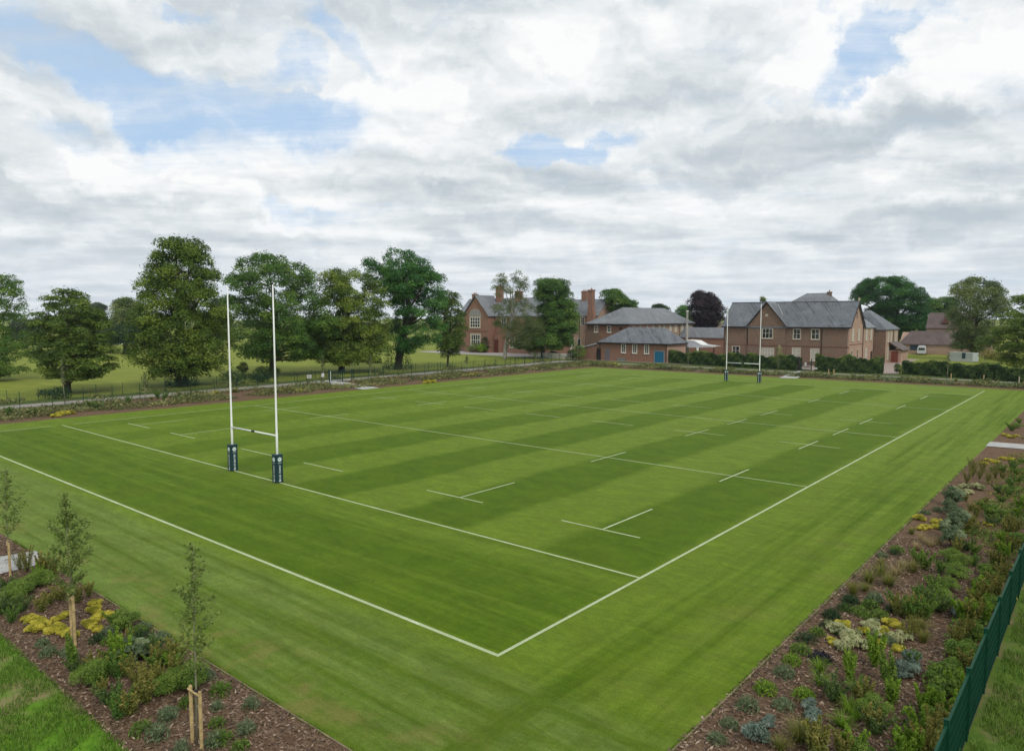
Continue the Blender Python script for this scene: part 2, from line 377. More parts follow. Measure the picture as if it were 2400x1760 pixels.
def tree(name, label, prof, base_px, dist=None, mat=F_green, bark=M_bark, nb=170, leaf=.36, per=46, dense=2.9, br=(.9, 1.7),
         trunk_r=.45, gaps=0.0, seed=1, tb=(0, 1), cat='tree', group=None, ivy=None, limbs=12, trunk_top=.8, ground=True, flat=.85, droop=0):
    """prof: rows (y, x_left, x_right) of the crown outline; turned into heights and widths in metres at the tree's real distance"""
    rg = np.random.default_rng(seed)
    if dist is None:
        B = G(*base_px); dist = np.dot(B-CAM, FH)
    else:
        B = at_dist(base_px[0], base_px[1], dist); B = np.array([B[0], B[1], 0.0])
    lat0 = np.dot(B-CAM, RT)
    rows = []
    for y, xl, xr in prof:
        a = at_dist(xl, y, dist); b = at_dist(xr, y, dist)
        rows.append(((a[2]+b[2])/2, np.dot(a-CAM, RT)-lat0, np.dot(b-CAM, RT)-lat0))
    rows.sort(); Z = np.array([q[0] for q in rows]); XL = np.array([q[1] for q in rows]); XR = np.array([q[2] for q in rows])
    hz = np.linspace(Z[0], Z[-1], 60); w = np.interp(hz, Z, XR)-np.interp(hz, Z, XL); cdf = np.cumsum(w**1.25); cdf /= cdf[-1]
    meanw = w.max()/2
    cs, rs, ts = [], [], []
    holes = [(rg.uniform(Z[0], Z[-1]), rg.uniform(0, 2*math.pi)) for _ in range(5)]
    for i in range(nb):
        z = np.interp(rg.random(), cdf, hz); xl, xr = np.interp(z, Z, XL), np.interp(z, Z, XR)
        r = rg.uniform(*br)*min(1, (xr-xl)/2/2.2+.35)
        th = rg.uniform(0, 2*math.pi); rho = math.sqrt(rg.uniform(.12, 1))
        hw = max((xr-xl)/2 - r*.5, .2); dw = max(min((xr-xl)/2*1.05, meanw) - r*.5, .2)
        x = (xl+xr)/2 + math.cos(th)*rho*hw; d = math.sin(th)*rho*dw
        if gaps and rg.random() < gaps and rho > .5 and any(abs(z-hh) < 1.6 and abs((th-ht+math.pi) % (2*math.pi)-math.pi) < .7 for hh, ht in holes): continue
        zz = min(z, Z[-1]-r*.6)
        cs.append(RT*x + FH*d + np.array([0, 0, zz])); rs.append(r)
        # each bough takes a random leaf tint within its range
        ts.append(np.clip(tb[0] + (tb[1]-tb[0])*rg.beta(2.2, 2.2), 0, 1))
    P, N, T = boughs(cs, rs, ts, per*dense, leaf, rg, flat)
    if droop:
        rr = np.linalg.norm(P[:, :2], axis=1); P[:, 2] -= droop*(rr/(meanw+.1))**2*rg.random(len(P))
    # loose sprays that break the outline
    k = int(len(P)*.05); idx = rg.integers(0, len(P), k); spray = P[idx] + N[idx]/np.linalg.norm(N[idx], axis=1, keepdims=True)*rg.uniform(.2, .8, (k, 1))
    P = np.concatenate([P, spray]); N = np.concatenate([N, N[idx]]); T = np.concatenate([T, T[idx]])
    P[:, 2] = np.maximum(P[:, 2], .15)
    V, F = leaf_arrays(P, N, leaf*rg.uniform(.4, 1.15, len(P)), rg, .6, .42)
    root = empty(name, tuple(B), 0, label, cat, group)
    np_mesh('crown', V, F, mat, root, T)
    if bark is not None:
        top = Z[0] + (Z[-1]-Z[0])*trunk_top; mb = MB(); j = rg.normal(0, .12, (6, 2))
        xc = lambda z: (np.interp(z, Z, XL)+np.interp(z, Z, XR))/2*min(1, max(0, (z-Z[0])/(Z[-1]-Z[0])+.1))
        hs = np.linspace(0, top, 6); pts = [RT*xc(h)*(h > Z[0]) + np.array([j[i][0]*(i > 0), j[i][1]*(i > 0), h]) for i, h in enumerate(hs)]
        mb.tube([np.array([0, 0, -.1]), np.array([0, 0, .25])] + pts[1:], [trunk_r*1.45, trunk_r*1.1] + list(np.linspace(trunk_r, trunk_r*.18, 5)), 10)
        for q in range(limbs):
            c = cs[rg.integers(0, len(cs))]; h0 = max(Z[0]*.75, min(c[2]*.75, top*.85)) * rg.uniform(.7, 1)
            s0 = np.array([np.interp(h0, hs, [p[i] for p in pts]) for i in range(3)]); s0[2] = h0
            midp = s0*.45 + c*.55 + np.array([0, 0, -.06*np.linalg.norm(c-s0)])
            mb.tube([s0, midp, c], [trunk_r*.38, trunk_r*.24, trunk_r*.08], 6, False)
        mb.build('trunk', bark, root, smooth=True)
    if ivy:
        n = ivy[2]; h = rg.random(n)**1.3*ivy[1]; a = rg.random(n)*2*math.pi; rr = ivy[0]*(1-.35*h/ivy[1])*rg.uniform(.75, 1.1, n)
        P = np.stack([np.cos(a)*rr, np.sin(a)*rr, h+.1], 1); N = np.stack([np.cos(a), np.sin(a), np.full(n, .5)], 1)
        V, F = leaf_arrays(P, N, .3*rg.uniform(.6, 1.3, n), rg); np_mesh('ivy_skirt', V, F, F_dark, root, rg.random(n)*.7)
    return root
# ================================================================== camera, sky, sun
cd = bpy.data.cameras.new('camera'); co_ = bpy.data.objects.new('camera', cd); C.objects.link(co_); sc.camera = co_
co_.location = CAM; co_.rotation_euler = (math.pi/2+PIT, 0, -YAW)
cd.sensor_width = 36; cd.lens = FOC/2400*36; cd.clip_end = 6000; cd.clip_start = .5
sun_dir = Vector((.72, -.32, .80)).normalized()
sd = bpy.data.lights.new('sun', 'SUN'); sd.energy = 1.5; sd.angle = R(12); sd.color = (1, .955, .88)
so = bpy.data.objects.new('sun', sd); C.objects.link(so); so.rotation_euler = sun_dir.to_track_quat('Z', 'Y').to_euler()
wd = bpy.data.worlds.new('World'); sc.world = wd; wd.use_nodes = True
t = NT(wd.node_tree); bg = t.n['Background']
sky = t.new('ShaderNodeTexSky', sky_type='NISHITA'); sky.sun_disc = False
sky.sun_elevation = math.asin(sun_dir.z); sky.sun_rotation = math.atan2(sun_dir.x, sun_dir.y); sky.air_density = 1.0; sky.dust_density = 1.2
d = t.new('ShaderNodeTexCoord').outputs['Generated']
xr = t.vm('DOT_PRODUCT', d, tuple(RT)); yr = t.vm('DOT_PRODUCT', d, tuple(FH))
sz = t.new('ShaderNodeSeparateXYZ'); t.put(sz.inputs[0], d); zz = sz.outputs[2]
az = t.m('ARCTAN2', xr, yr); el = t.m('ARCSINE', zz)
ae = t.new('ShaderNodeCombineXYZ'); t.put(ae.inputs[0], az); t.put(ae.inputs[1], el); AE = ae.outputs[0]
# clouds lie on a flat deck: coordinates of the sight line on that deck
zc = t.m('ADD', t.m('MAXIMUM', zz, 0), .09)
pl = t.new('ShaderNodeCombineXYZ'); t.put(pl.inputs[0], t.m('DIVIDE', xr, zc)); t.put(pl.inputs[1], t.m('DIVIDE', yr, zc)); P = pl.outputs[0]
wn = t.new('ShaderNodeTexNoise'); t.put(wn.inputs['Vector'], AE); wn.inputs['Scale'].default_value = 7; wn.inputs['Detail'].default_value = 6; wn.inputs['Roughness'].default_value = .6
warp = t.vm('MULTIPLY', t.vm('SUBTRACT', wn.outputs['Color'], (.5, .5, .5)), (.26, .15, 0))
AW = t.vm('ADD', AE, warp)
def azel(x, y):
    v = ray(x, y); v = v/np.linalg.norm(v); return math.atan2(np.dot(v, RT), np.dot(v, FH)), math.asin(v[2])
def blob(x, y, sx, sy, rot=0, soft=.35):
    a, e = azel(x, y)
    m = t.mapping(AW, loc=(a, e, 0), rot=(0, 0, R(rot)), sca=(sx/FOC, sy/FOC, 1), typ='TEXTURE')
    return t.rng(t.vm('LENGTH', m), 1, soft)
def total(bs):
    o = None
    for b, wgt in bs:
        v = t.m('MULTIPLY', b, wgt); o = v if o is None else t.m('ADD', o, v)
    return o
Pw = t.vm('ADD', P, t.vm('MULTIPLY', t.vm('SUBTRACT', wn.outputs['Color'], (.5, .5, .5)), (.35, .35, 0)))
n_big = t.noise(P, .55, 8, .6, .3); n_mid = t.noise(t.mapping(P, loc=(3.1, 7.7, 0)), 1.3, 6, .6, .2)
SH = dict(scale=.85, detail=7, rough=.55, dist=.25)
den0 = t.noise(t.mapping(Pw, loc=(8, 2, 0)), **SH); den1 = t.noise(t.mapping(Pw, loc=(8.13, 1.72, 0)), **SH)
relief = t.m('SUBTRACT', den0, den1)              # clouds are lit on the side turned to the sun, grey underneath
bil = t.noise(t.mapping(AW, loc=(2, 1, 0), sca=(1, 1.9, 1)), 8, 6, .54, .2); bil1 = t.noise(t.mapping(AW, loc=(2.008, 1.03, 0), sca=(1, 1.9, 1)), 8, 6, .54, .2)
relief2 = t.m('SUBTRACT', bil, bil1)
n_shade = t.noise(t.mapping(P, loc=(8, 2, 0), sca=(1, 1.5, 1)), .8, 7, .6, .4)
wisps = t.noise(t.mapping(P, loc=(1, 5, 0), rot=(0, 0, .2), sca=(.8, 3.5, 1)), 1.3, 6, .68)
holes = total([(blob(230, 165, 330, 75, -22), 1.0), (blob(470, 235, 400, 95, -8), 1.0), (blob(760, 255, 150, 50), .8),
               (blob(590, 320, 340, 120, 0), .62), (blob(800, 70, 160, 45, -32), 1.0), (blob(410, 5, 70, 22), .8),
               (blob(1310, 346, 190, 42), 1.2), (blob(2050, 120, 95, 95, 20), 1.15), (blob(1990, 205, 150, 45, 10), 1.05), (blob(2130, 75, 85, 35, 10), .75),
               (blob(690, 505, 170, 30), .7), (blob(130, 310, 130, 45), .5), (blob(1950, 30, 50, 40), .7), (blob(690, 130, 75, 60, 60), .7), (blob(640, 200, 90, 60), .6)])
cover = t.m('SUBTRACT', t.m('ADD', 1.0, t.m('MULTIPLY', t.m('SUBTRACT', n_big, .5), 1.0)), t.m('MULTIPLY', t.m('MINIMUM', holes, 1.1), .62))
cover = t.m('ADD', cover, t.m('MULTIPLY', t.m('SUBTRACT', wisps, .5), 1.1))
cover = t.m('ADD', cover, t.m('MULTIPLY', t.m('SUBTRACT', bil, .5), 1.0))
cover = t.rng(cover, -.05, 1.0)
bright = total([(blob(910, 275, 240, 110, 0), .5), (blob(650, 515, 95, 42, 0), .55), (blob(260, 400, 170, 60, -15), .35), (blob(500, 470, 140, 40, -15), .35),
                (blob(1950, 180, 160, 260, 10, .1), .45), (blob(2250, 130, 330, 150, 10, .1), .5), (blob(1500, 60, 500, 130, 0, .1), .35), (blob(2340, 180, 140, 80), .4),
                (blob(60, 180, 330, 120, -15, .1), .22), (blob(450, 80, 400, 110, -12, .1), .2), (blob(1300, 200, 220, 260, 0, .1), .15), (blob(1400, 275, 260, 35, 0), .2)])
grey = total([(blob(1560, 130, 420, 110, 5, .1), .42), (blob(2160, 290, 300, 85, 8, .05), .5), (blob(1900, 330, 240, 50, 0), .3), (blob(1000, 300, 190, 55, 0), .2), (blob(1380, 260, 330, 60, 0, .1), .35),
              (blob(200, 450, 420, 45, 0, .1), .3), (blob(1700, 420, 380, 40, 0, .1), .25), (blob(2200, 520, 340, 40, 0, .1), .4), (blob(1150, 450, 400, 40, 0, .1), .2), (blob(130, 250, 170, 60, -20), .25), (blob(60, 560, 500, 45, 0, .1), .22)])
shade = t.m('ADD', .60, t.m('MULTIPLY', t.m('SUBTRACT', n_shade, .5), 1.5))
shade = t.m('ADD', shade, t.m('MULTIPLY', t.m('SUBTRACT', n_mid, .5), .6))
shade = t.m('ADD', shade, t.m('MULTIPLY', relief, 2.0))
shade = t.m('ADD', shade, t.m('MULTIPLY', relief2, 1.3))
shade = t.m('SUBTRACT', t.m('ADD', shade, bright), grey, clamp=True)
cl = t.ramp(shade, [(0, (.47, .53, .58)), (.35, (.60, .65, .68)), (.65, (.74, .775, .795)), (1, (.90, .91, .91))])
# towards the horizon the deck closes into paler, bluer rows
hz = t.rng(el, .17, .0)
cl = t.mix(t.m('MULTIPLY', hz, .5), cl, (.63, .70, .77, 1))
skyc = t.vm('MULTIPLY', sky.outputs[0], (.1, .1, .1))
blue = t.mix(.85, skyc, (.44, .61, .83, 1))
col = t.mix(cover, blue, cl)
t.put(bg.inputs['Color'], col); bg.inputs['Strength'].default_value = 1.0
wd.cycles.sampling_method = 'MANUAL'; wd.cycles.sample_map_resolution = 512
sc.view_settings.view_transform = 'Standard'; sc.view_settings.look = 'None'; sc.view_settings.exposure = .12; sc.view_settings.gamma = 1
sc.cycles.max_bounces = 6; sc.cycles.diffuse_bounces = 3; sc.cycles.transparent_max_bounces = 8; sc.cycles.glossy_bounces = 2

# ================================================================== ground
def structure(o): return tag(o, kind='structure')
structure(sheet('park_ground', -2500, 2500, -600, 3500, -.02, M_field))
structure(sheet('pitch_lawn', -74.6, 7.0, -15.85, 108.5, .012, M_lawn))
structure(sheet('verge_grass', -97, 16, 108.5, 131.5, -.004, M_verge))
structure(sheet('verge_grass', -97, -88, -60, 108.5, -.004, M_verge))
structure(sheet('rough_grass', 12.8, 60, -60, 131.5, .004, M_rough))
structure(sheet('rough_grass', -88, 12.9, -60, -19.65, .004, M_lush))
def wavy_bed(name, x0, x1, y0, y1): return structure(sheet(name, x0, x1, y0, y1, .006, M_mulch))
wavy_bed('mulch_bed', 7.0, 12.8, -60, 131.5); wavy_bed('mulch_bed', -88, 7.0, -19.65, -15.85)
wavy_bed('mulch_bed', -88, -74.6, -15.85, 120); wavy_bed('mulch_bed', -74.6, 7.0, 108.5, 119.5)
structure(poly_sheet('perimeter_path', [(-89.2, -60), (-89.0, 40), (-89.2, 90), (-91.0, 118), (-91.0, 123.2), (2, 123.2), (2, 124.8), (-95.2, 124.8), (-95.2, 118), (-93.2, 90), (-92.6, 40), (-93.0, -60)], .010, M_path))
structure(poly_sheet('paving_slab', [(-74.3, 43.6), (-74.2, 46.9), (-92, 50.9), (-92.4, 47.0)], .05, M_slab))
structure(poly_sheet('paving_slab', [(-32.6, 106.9), (-29.6, 107.6), (-33.0, 127.5), (-35.8, 127.0)], .05, M_slab))
structure(poly_sheet('paving_slab', [(6.9, 47.6), (22, 49.4), (22, 52.0), (6.9, 50.5)], .05, M_slab))
structure(poly_sheet('paving_slab', [(-24.2, -15.7), (-21.9, -15.7), (-21.4, -24), (-26, -24)], .05, M_slab))
structure(poly_sheet('gravel_drive', [(-160, 132.5), (-104, 130), (-104, 142), (-112, 165), (-135, 175), (-160, 142.5)], .004, M_drive))
structure(poly_sheet('school_yard', [(-100, 131.5), (-18, 131.5), (-22, 190), (-100, 190)], .004, M_yard))
structure(poly_sheet('far_lawn', [(-18, 133), (60, 133), (60, 230), (-26, 215), (-24, 160)], .006, M_field))
tag(MB().box(6.98, 7.02, -30, 47.5, 0, .035).build('timber_edging', M_edge), 'thin timber edging between the lawn and the bed right of the pitch', 'edging')
tag(MB().box(-21.8, 7.0, -15.90, -15.86, 0, .035).build('timber_edging', M_edge), 'thin timber edging strip along the lawn side of the near bed with the staked saplings', 'edging')

# ------------------------------------------------------------------ pitch markings
def line_material():
    m, t, b = new_mat('line_paint'); co = t.new('ShaderNodeTexCoord').outputs['Object']
    n = t.noise(co, 17, 5, .8); n2 = t.noise(co, .7, 4, .6)
    f = t.rng(t.m('ADD', n, t.m('MULTIPLY', n2, .45)), .46, .78)
    c = t.mix(t.m('MULTIPLY', f, .6), (.66, .71, .52, 1), (.20, .28, .08, 1))
    setb(t, b, c, .9, None, 0, .1); return m
M_line = line_material()
pm = MB(); LZ = .018
def ln(x0, y0, x1, y1, w, z=LZ):
    if abs(x1-x0) < abs(y1-y0): pm.add([(x0-w/2, y0, z), (x0+w/2, y0, z), (x0+w/2, y1, z), (x0-w/2, y1, z)], [(0, 1, 2, 3)])
    else: pm.add([(x0, y0-w/2, z), (x0, y0+w/2, z), (x1, y0+w/2, z), (x1, y0-w/2, z)], [(0, 1, 2, 3)])
ln(0, -D1-.07, 0, L+D2, .14); ln(-W, -D1, -W, -1, .13); ln(-W, 1, -W, L+D2, .13)
for y, w in ((-D1, .16), (0, .13), (22, .12), (48, .12), (73.9, .13), (L, .13), (L+D2, .13)): ln(-W, y, -.07, y, w, LZ+.001)
XS = (-5.2, -15.8, -53.3, -63.0)
for x in XS:
    ln(x, 5.1, x, 10.4, .12); ln(x, L-10.2, x, L-5.1, .13)
    for yc in (22.3, 38.4, 48, 57.3, 73.6): ln(x, yc-2.6, x, yc+2.6, .12, LZ+.002)
for xc in (-62.4, -52.7, -39.5, -30.2, -16.3, -5.4):
    for y in (5.0, L-5.0): ln(xc-2.5, y, xc+2.5, y, .12, LZ+.003)
for xc in (-63.3, -53.9, -45, -35, -25.6, -15.6, -5.2):
    for y in (38.4, 57.1): ln(xc-2.6, y, xc+2.6, y, .12, LZ+.003)
ln(-35, 48, -34, 48, .14, LZ+.004)
structure(pm.build('pitch_markings', M_line))

# ------------------------------------------------------------------ goal posts
def rounded_square(h, r, n=5):
    pts = []
    for cx, cy, a0 in ((h-r, h-r, 0), (-h+r, h-r, 90), (-h+r, -h+r, 180), (h-r, -h+r, 270)):
        for k in range(n): a = R(a0+90*k/(n-1)); pts.append((cx+r*math.cos(a), cy+r*math.sin(a)))
    return pts
def print_face(mb, face, seed, what, h=.275):
    """crest, small word and vertical lettering on one face of a pad; u runs across the face, z is up"""
    rg = random.Random(seed)
    def poly(uz):
        if face == 'x+': vs = [(h+.006, u, z) for u, z in uz]
        elif face == 'y-': vs = [(u, -h-.006, z) for u, z in uz]
        elif face == 'x-': vs = [(-h-.006, -u, z) for u, z in uz]
        else: vs = [(-u, h+.006, z) for u, z in uz]
        mb.add(vs, [tuple(range(len(vs)))])
    def ring(cu, cz, r0, r1, n=18):
        for k in range(n):
            a, b = 2*math.pi*k/n, 2*math.pi*(k+1)/n
            poly([(cu+r1*math.cos(a), cz+r1*math.sin(a)), (cu+r1*math.cos(b), cz+r1*math.sin(b)), (cu+r0*math.cos(b), cz+r0*math.sin(b)), (cu+r0*math.cos(a), cz+r0*math.sin(a))])
    def rect(u0, u1, z0, z1): poly([(u0, z0), (u1, z0), (u1, z1), (u0, z1)])
    if what == 'crest': ring(0, 1.62, .105, .15); ring(0, 1.62, .03, .104); return
    if what == 'emblem': ring(.01, .17, .0, .06, 12); rect(-.11, -.055, .12, .16); return
    for k in range(5): rect(-.13+k*.055, -.095+k*.055, 1.36, 1.40)          # small word under the crest
    # vertical lettering, letters turned on their side: first word of six, then a shorter one
    z = 1.24
    for wlen in (6, 5):
        for k in range(wlen):
            kind = rg.randrange(5); z1, z0 = z, z-.088; a, b, s = -.065, .06, .026
            if kind == 0: rect(a, b, z1-s, z1); rect(a, b, z0, z0+s); rect(a, a+s, z0+s, z1-s); rect(b-s, b, z0+s, z1-s)
            elif kind == 1: rect(a, b, z1-s, z1); rect(a, b, z0, z0+s); rect(a, a+s, z0+s, z1-s)
            elif kind == 2: rect(a, b, z1-s, z1); rect(b-s, b, z0, z1-s); rect(-.01, .016, z0, z1-s)
            elif kind == 3: rect(a, b, z0+.03, z0+.03+s); rect(a, a+s, z0+.03+s, z1); rect(b-s, b, z0, z0+.03)
            else: rect(a, b, z1-s, z1); rect(a, b, z0, z0+s); rect(-.015, .012, z0+s, z1-s)
            z -= .104
        z -= .05
def make_goal(half, height):
    g = empty('rugby_goal', (0, 0, 0))
    for s in (-1, 1):
        x = s*half
        MB().tube([(x, 0, 0), (x, 0, 3.4), (x, 0, 3.42), (x, 0, height*.62), (x, 0, height)], [.078, .078, .068, .06, .042], 14).build('upright', M_white, g, smooth=True)
        pad = MB(); pts = rounded_square(.275, .07)
        pad.prism(pts, 'z', .04, 1.93)
        for z in (.03, 1.88): pad.prism([(a*1.02, b*1.02) for a, b in pts], 'z', z, z+.07)
        pad.v = [(a+x, b, c) for a, b, c in pad.v]
        p = pad.build('pad', M_pad, g)
        for i, f in enumerate(('x+', 'y-', 'x-', 'y+')):
            for what in ('crest', 'lettering', 'emblem'):
                pr = MB(); print_face(pr, f, 11+i//2+s, what)
                pr.v = [(a+x, b, c) for a, b, c in pr.v]
                pr.build(what, M_print, p)
    MB().tube([(-half, 0, 3.22), (half, 0, 3.22)], .058, 12).build('crossbar', M_white, g, smooth=True)
    MB().tube([(-.22, 0, 3.22), (.22, 0, 3.22)], .072, 12).build('crossbar_sleeve', M_trim, g, smooth=True)
    return g
g1 = make_goal(2.98, 13.45); g1.location = (-31.25, 0, .012)
tag(g1, 'white H-shaped rugby posts with navy pads nearest the camera, on the near try line', 'rugby posts', 'rugby posts on the try lines')
g2 = dup(g1, (-34.7, L, .012), 0, None, 'white H-shaped rugby posts with navy pads at the far end before the brick school', None)

# ------------------------------------------------------------------ fences
def mesh_panel_geo(length, z0, z1, mat, sp=.05, th=.0028, hsp=.2, name='mesh_panel'):
    mb = MB(); n = int(length/sp)
    for i in range(1, n): y = i*sp; mb.add([(-th, y-th, z0), (th, y+th, z0), (th, y+th, z1), (-th, y-th, z1)], [(0, 1, 2, 3)]); mb.add([(th, y-th, z0), (-th, y+th, z0), (-th, y+th, z1), (th, y-th, z1)], [(0, 1, 2, 3)])
    z = z0
    while z <= z1+.001:
        for dx in (-.008, .008): mb.box(dx-th, dx+th, 0, length, z-th, z+th)
        z += hsp
    o = mb.build(name, mat); return o
def fence_run(name, label, start, direction, bays, bay, height, mat, post=.06, group='green mesh fences', skip=(), th=.0028, flat_top=False):
    ang = math.atan2(direction[1], direction[0]) - math.pi/2
    root = empty(name, (*start, 0), ang, label, 'fence', group)
    pan = mesh_panel_geo(bay, .05, height-.05, mat, th=th); pan.parent = root
    pp = MB().box(-post/2, post/2, -post/2, post/2, 0, height+.06)
    if flat_top: pp.box(-post*.62, post*.62, -post*.62, post*.62, height+.06, height+.08)
    pst = pp.build('post', mat, root)
    first = True
    for i in range(bays):
        if i in skip: continue
        if first: pan.location = (0, i*bay, 0); pst.location = (0, i*bay, 0); first = False; continue
        a = pan.copy(); C.objects.link(a); a.location = (0, i*bay, 0); b = pst.copy(); C.objects.link(b); b.location = (0, i*bay, 0)
    b = pst.copy(); C.objects.link(b); b.location = (0, bays*bay, 0)
    return root
fence_run('mesh_fence', 'green weldmesh fence on the pitch side of the left path, left of the gate', (-88.75, -9, 0)[:2], (0, 1), 15, 3.6, 2.0, M_dgreen, .06, th=.0019)
fence_run('mesh_fence', 'green weldmesh fence on the pitch side of the left path, beyond the gate', (-88.6, 52.6), (-.03, 1), 19, 3.6, 2.0, M_dgreen, .06, th=.0019)
fence_run('mesh_fence', 'low green mesh fence on the park side of the left path, under the big trees', (-96.0, -12), (0, 1), 38, 3.6, 1.7, M_dgreen, .05, th=.0014)
# tall profiled green fence, lower right
def right_fence():
    root = empty('mesh_fence', (12.78, -11.4, 0), 0, 'tall bottle-green mesh fence with square posts crossing the bottom right corner', 'fence', 'green mesh fences')
    bay, h = 3.2, 1.85
    mb = MB()
    for i in range(1, int(bay/.05)): y = i*.05; mb.box(-.009, .009, y-.004, y+.004, .04, h)
    for z in (.04, .3, .6, .9, 1.2, 1.5, h): mb.box(-.016, -.009, .03, bay-.03, z-.006, z+.006); mb.box(.009, .016, .03, bay-.03, z-.006, z+.006)
    mb.box(-.03, .03, .03, bay-.03, h, h+.04)
    pan = mb.build('mesh_panel', M_green, root)
    ps = MB().box(-.055, .055, -.04, .04, 0, h+.16).box(-.065, .065, -.05, .05, h+.16, h+.18).box(.055, .075, -.02, .02, .2, h-.05).build('post', M_green, root)
    for i in range(1, 16):
        a = pan.copy(); C.objects.link(a); a.location = (0, i*bay, 0)
        b = ps.copy(); C.objects.link(b); b.location = (0, i*bay, 0)
right_fence()
# gate on the left path
gt = empty('path_gate', (-87.6, 47.0, 0), 0, 'dark green steel gate with open leaf where the paving crosses the left bed', 'gate')
MB().box(-.09, .09, -.09, .09, 0, 2.3).build('gate_post', M_dgreen, gt)
MB().box(-.07, .07, 2.6, 2.75, 0, 2.3).build('gate_post', M_dgreen, gt)
lf = MB().box(-.03, .03, .25, .31, .15, 2.0).box(-.03, .03, 2.3, 2.36, .15, 2.0).box(-.03, .03, .31, 2.3, .15, .21).box(-.03, .03, .31, 2.3, 1.94, 2.0).box(-.03, .03, .31, 2.3, .7, .75)
for i in range(1, 20): lf.box(-.012, .012, .31+i*.1-.012, .31+i*.1+.012, .21, 1.94)
lf.build('gate_leaf', M_dgreen, gt)
MB().box(-.05, .05, .12, .2, .1, 2.05).build('latch_post', M_white, gt)
MB().box(-.25, .3, -.1, 1.3, 0.01, .30).build('concrete_upstand', M_slab, gt)
gt2 = empty('path_gate', (-88.4, 52.2, 0), 0, 'short pair of green gate posts just right of the open gate leaf', 'gate')
for y in (0, .5): MB().box(-.05, .05, y-.05, y+.05, 0, 2.1).build('gate_post', M_dgreen, gt2)
def notice(x, y, z, w, h, rz, label, pole=True):
    r = empty('notice_sign', (x, y, 0), rz, label, 'sign')
    MB().box(-w/2, w/2, -.02, 0, z, z+h).build('sign_board', plain('sign_white', (.72, .72, .70), .5), r)
    b = MB()
    for k, (a, c) in enumerate(((-.35, .3), (-.35, .1), (-.35, .35))): b.box(a*w, c*w, -.024, -.021, z+h*(.72-.24*k), z+h*(.80-.24*k))
    b.build('lettering', M_trim, r)
    if pole: MB().box(-.03-w/2, -w/2+.03, 0, .06, 0, z+h+.1).build('sign_post', M_dgreen, r)
notice(-89.0, 43.9, 1.0, .75, .55, R(65), 'small white notice on the left fence, left of the path gate')
notice(-88.4, 46.2, 1.1, .45, .6, R(65), 'narrow white notice beside the left post of the path gate')
# gate and fence rail in front of the school
fg = empty('school_gate', (-35.9, 127.6, 0), 0, 'black steel double gate in the gap between the two hedges before the school', 'gate')
MB().box(-.14, .14, -.14, .14, 0, 3.0).build('gate_post', M_trim, fg); MB().box(2.5, 2.66, -.1, .1, 0, 2.6).build('gate_post', M_dgreen, fg)
lf = MB().box(.3, 2.4, -.02, .02, .15, .35).box(.3, 2.4, -.02, .02, .85, .93).box(.3, 2.4, -.02, .02, 1.7, 1.78)
for i in range(18): lf.box(.32+i*.118, .345+i*.118, -.015, .015, .15, 1.75)
lf.build('gate_leaf', M_dgreen, fg)
notice(-34.4, 127.3, 1.25, .35, .6, 0, 'tiny white notice hung on the school gate', False)
notice(-32.4, 127.6, .5, .5, .35, 0, 'small white plate at the foot of the right hedge by the school gate')
# ================================================================== buildings
def gable_roof(name, mat, parent, x0, x1, y0, y1, ze, zr, ridge='x', hip0=0, hip1=0, over=.35, th=.22):
    """roof with the ridge along x or y; hip0/hip1 = run of the hips at either end (0 = gable)"""
    if ridge == 'y':
        a0, a1, b0, b1 = y0, y1, x0, x1
    else: a0, a1, b0, b1 = x0, x1, y0, y1
    a0 -= over; a1 += over; b0 -= over; b1 += over; bm = (b0+b1)/2
    slope = (zr-ze)/((b1-b0)/2-over); z0 = ze-over*slope*.6
    P = lambda a, b, z: (b, a, z) if ridge == 'y' else (a, b, z)
    m = MB()
    up = [P(a0, b0, z0), P(a1, b0, z0), P(a1, b1, z0), P(a0, b1, z0), P(a0+hip0, bm, zr), P(a1-hip1, bm, zr)]
    lo = [(x, y, z-th) for x, y, z in up]
    fs = [(0, 1, 5, 4), (2, 3, 4, 5), (3, 0, 4), (1, 2, 5)]
    if hip0 == 0: fs[2] = None
    if hip1 == 0: fs[3] = None
    fu = [f for f in fs if f]
    fl = [tuple(6+i for i in reversed(f)) for f in fu]
    edges = [(0, 1), (2, 3)]
    if hip0: edges.append((3, 0))
    else: edges += [(3, 4), (4, 0)]
    if hip1: edges.append((1, 2))
    else: edges += [(1, 5), (5, 2)]
    sd_ = [(a, b, b+6, a+6) for a, b in edges]
    m.add(up+lo, fu+fl+sd_)
    return m.build(name, mat, parent)
def walls(name, mat, parent, x0, x1, y0, y1, z, gables=None, zr=None, g=.0):
    """box walls, with triangular gable tops on the listed sides"""
    m = MB()
    if gables == 'x': m.prism([(y0, -.2), (y1, -.2), (y1, z), ((y0+y1)/2, zr), (y0, z)], 'x', x0, x1)
    elif gables == 'y': m.prism([(x0, -.2), (x1, -.2), (x1, z), ((x0+x1)/2, zr), (x0, z)], 'y', y0, y1)
    else: m.box(x0, x1, y0, y1, -.2, z)
    return m.build(name, mat, parent)
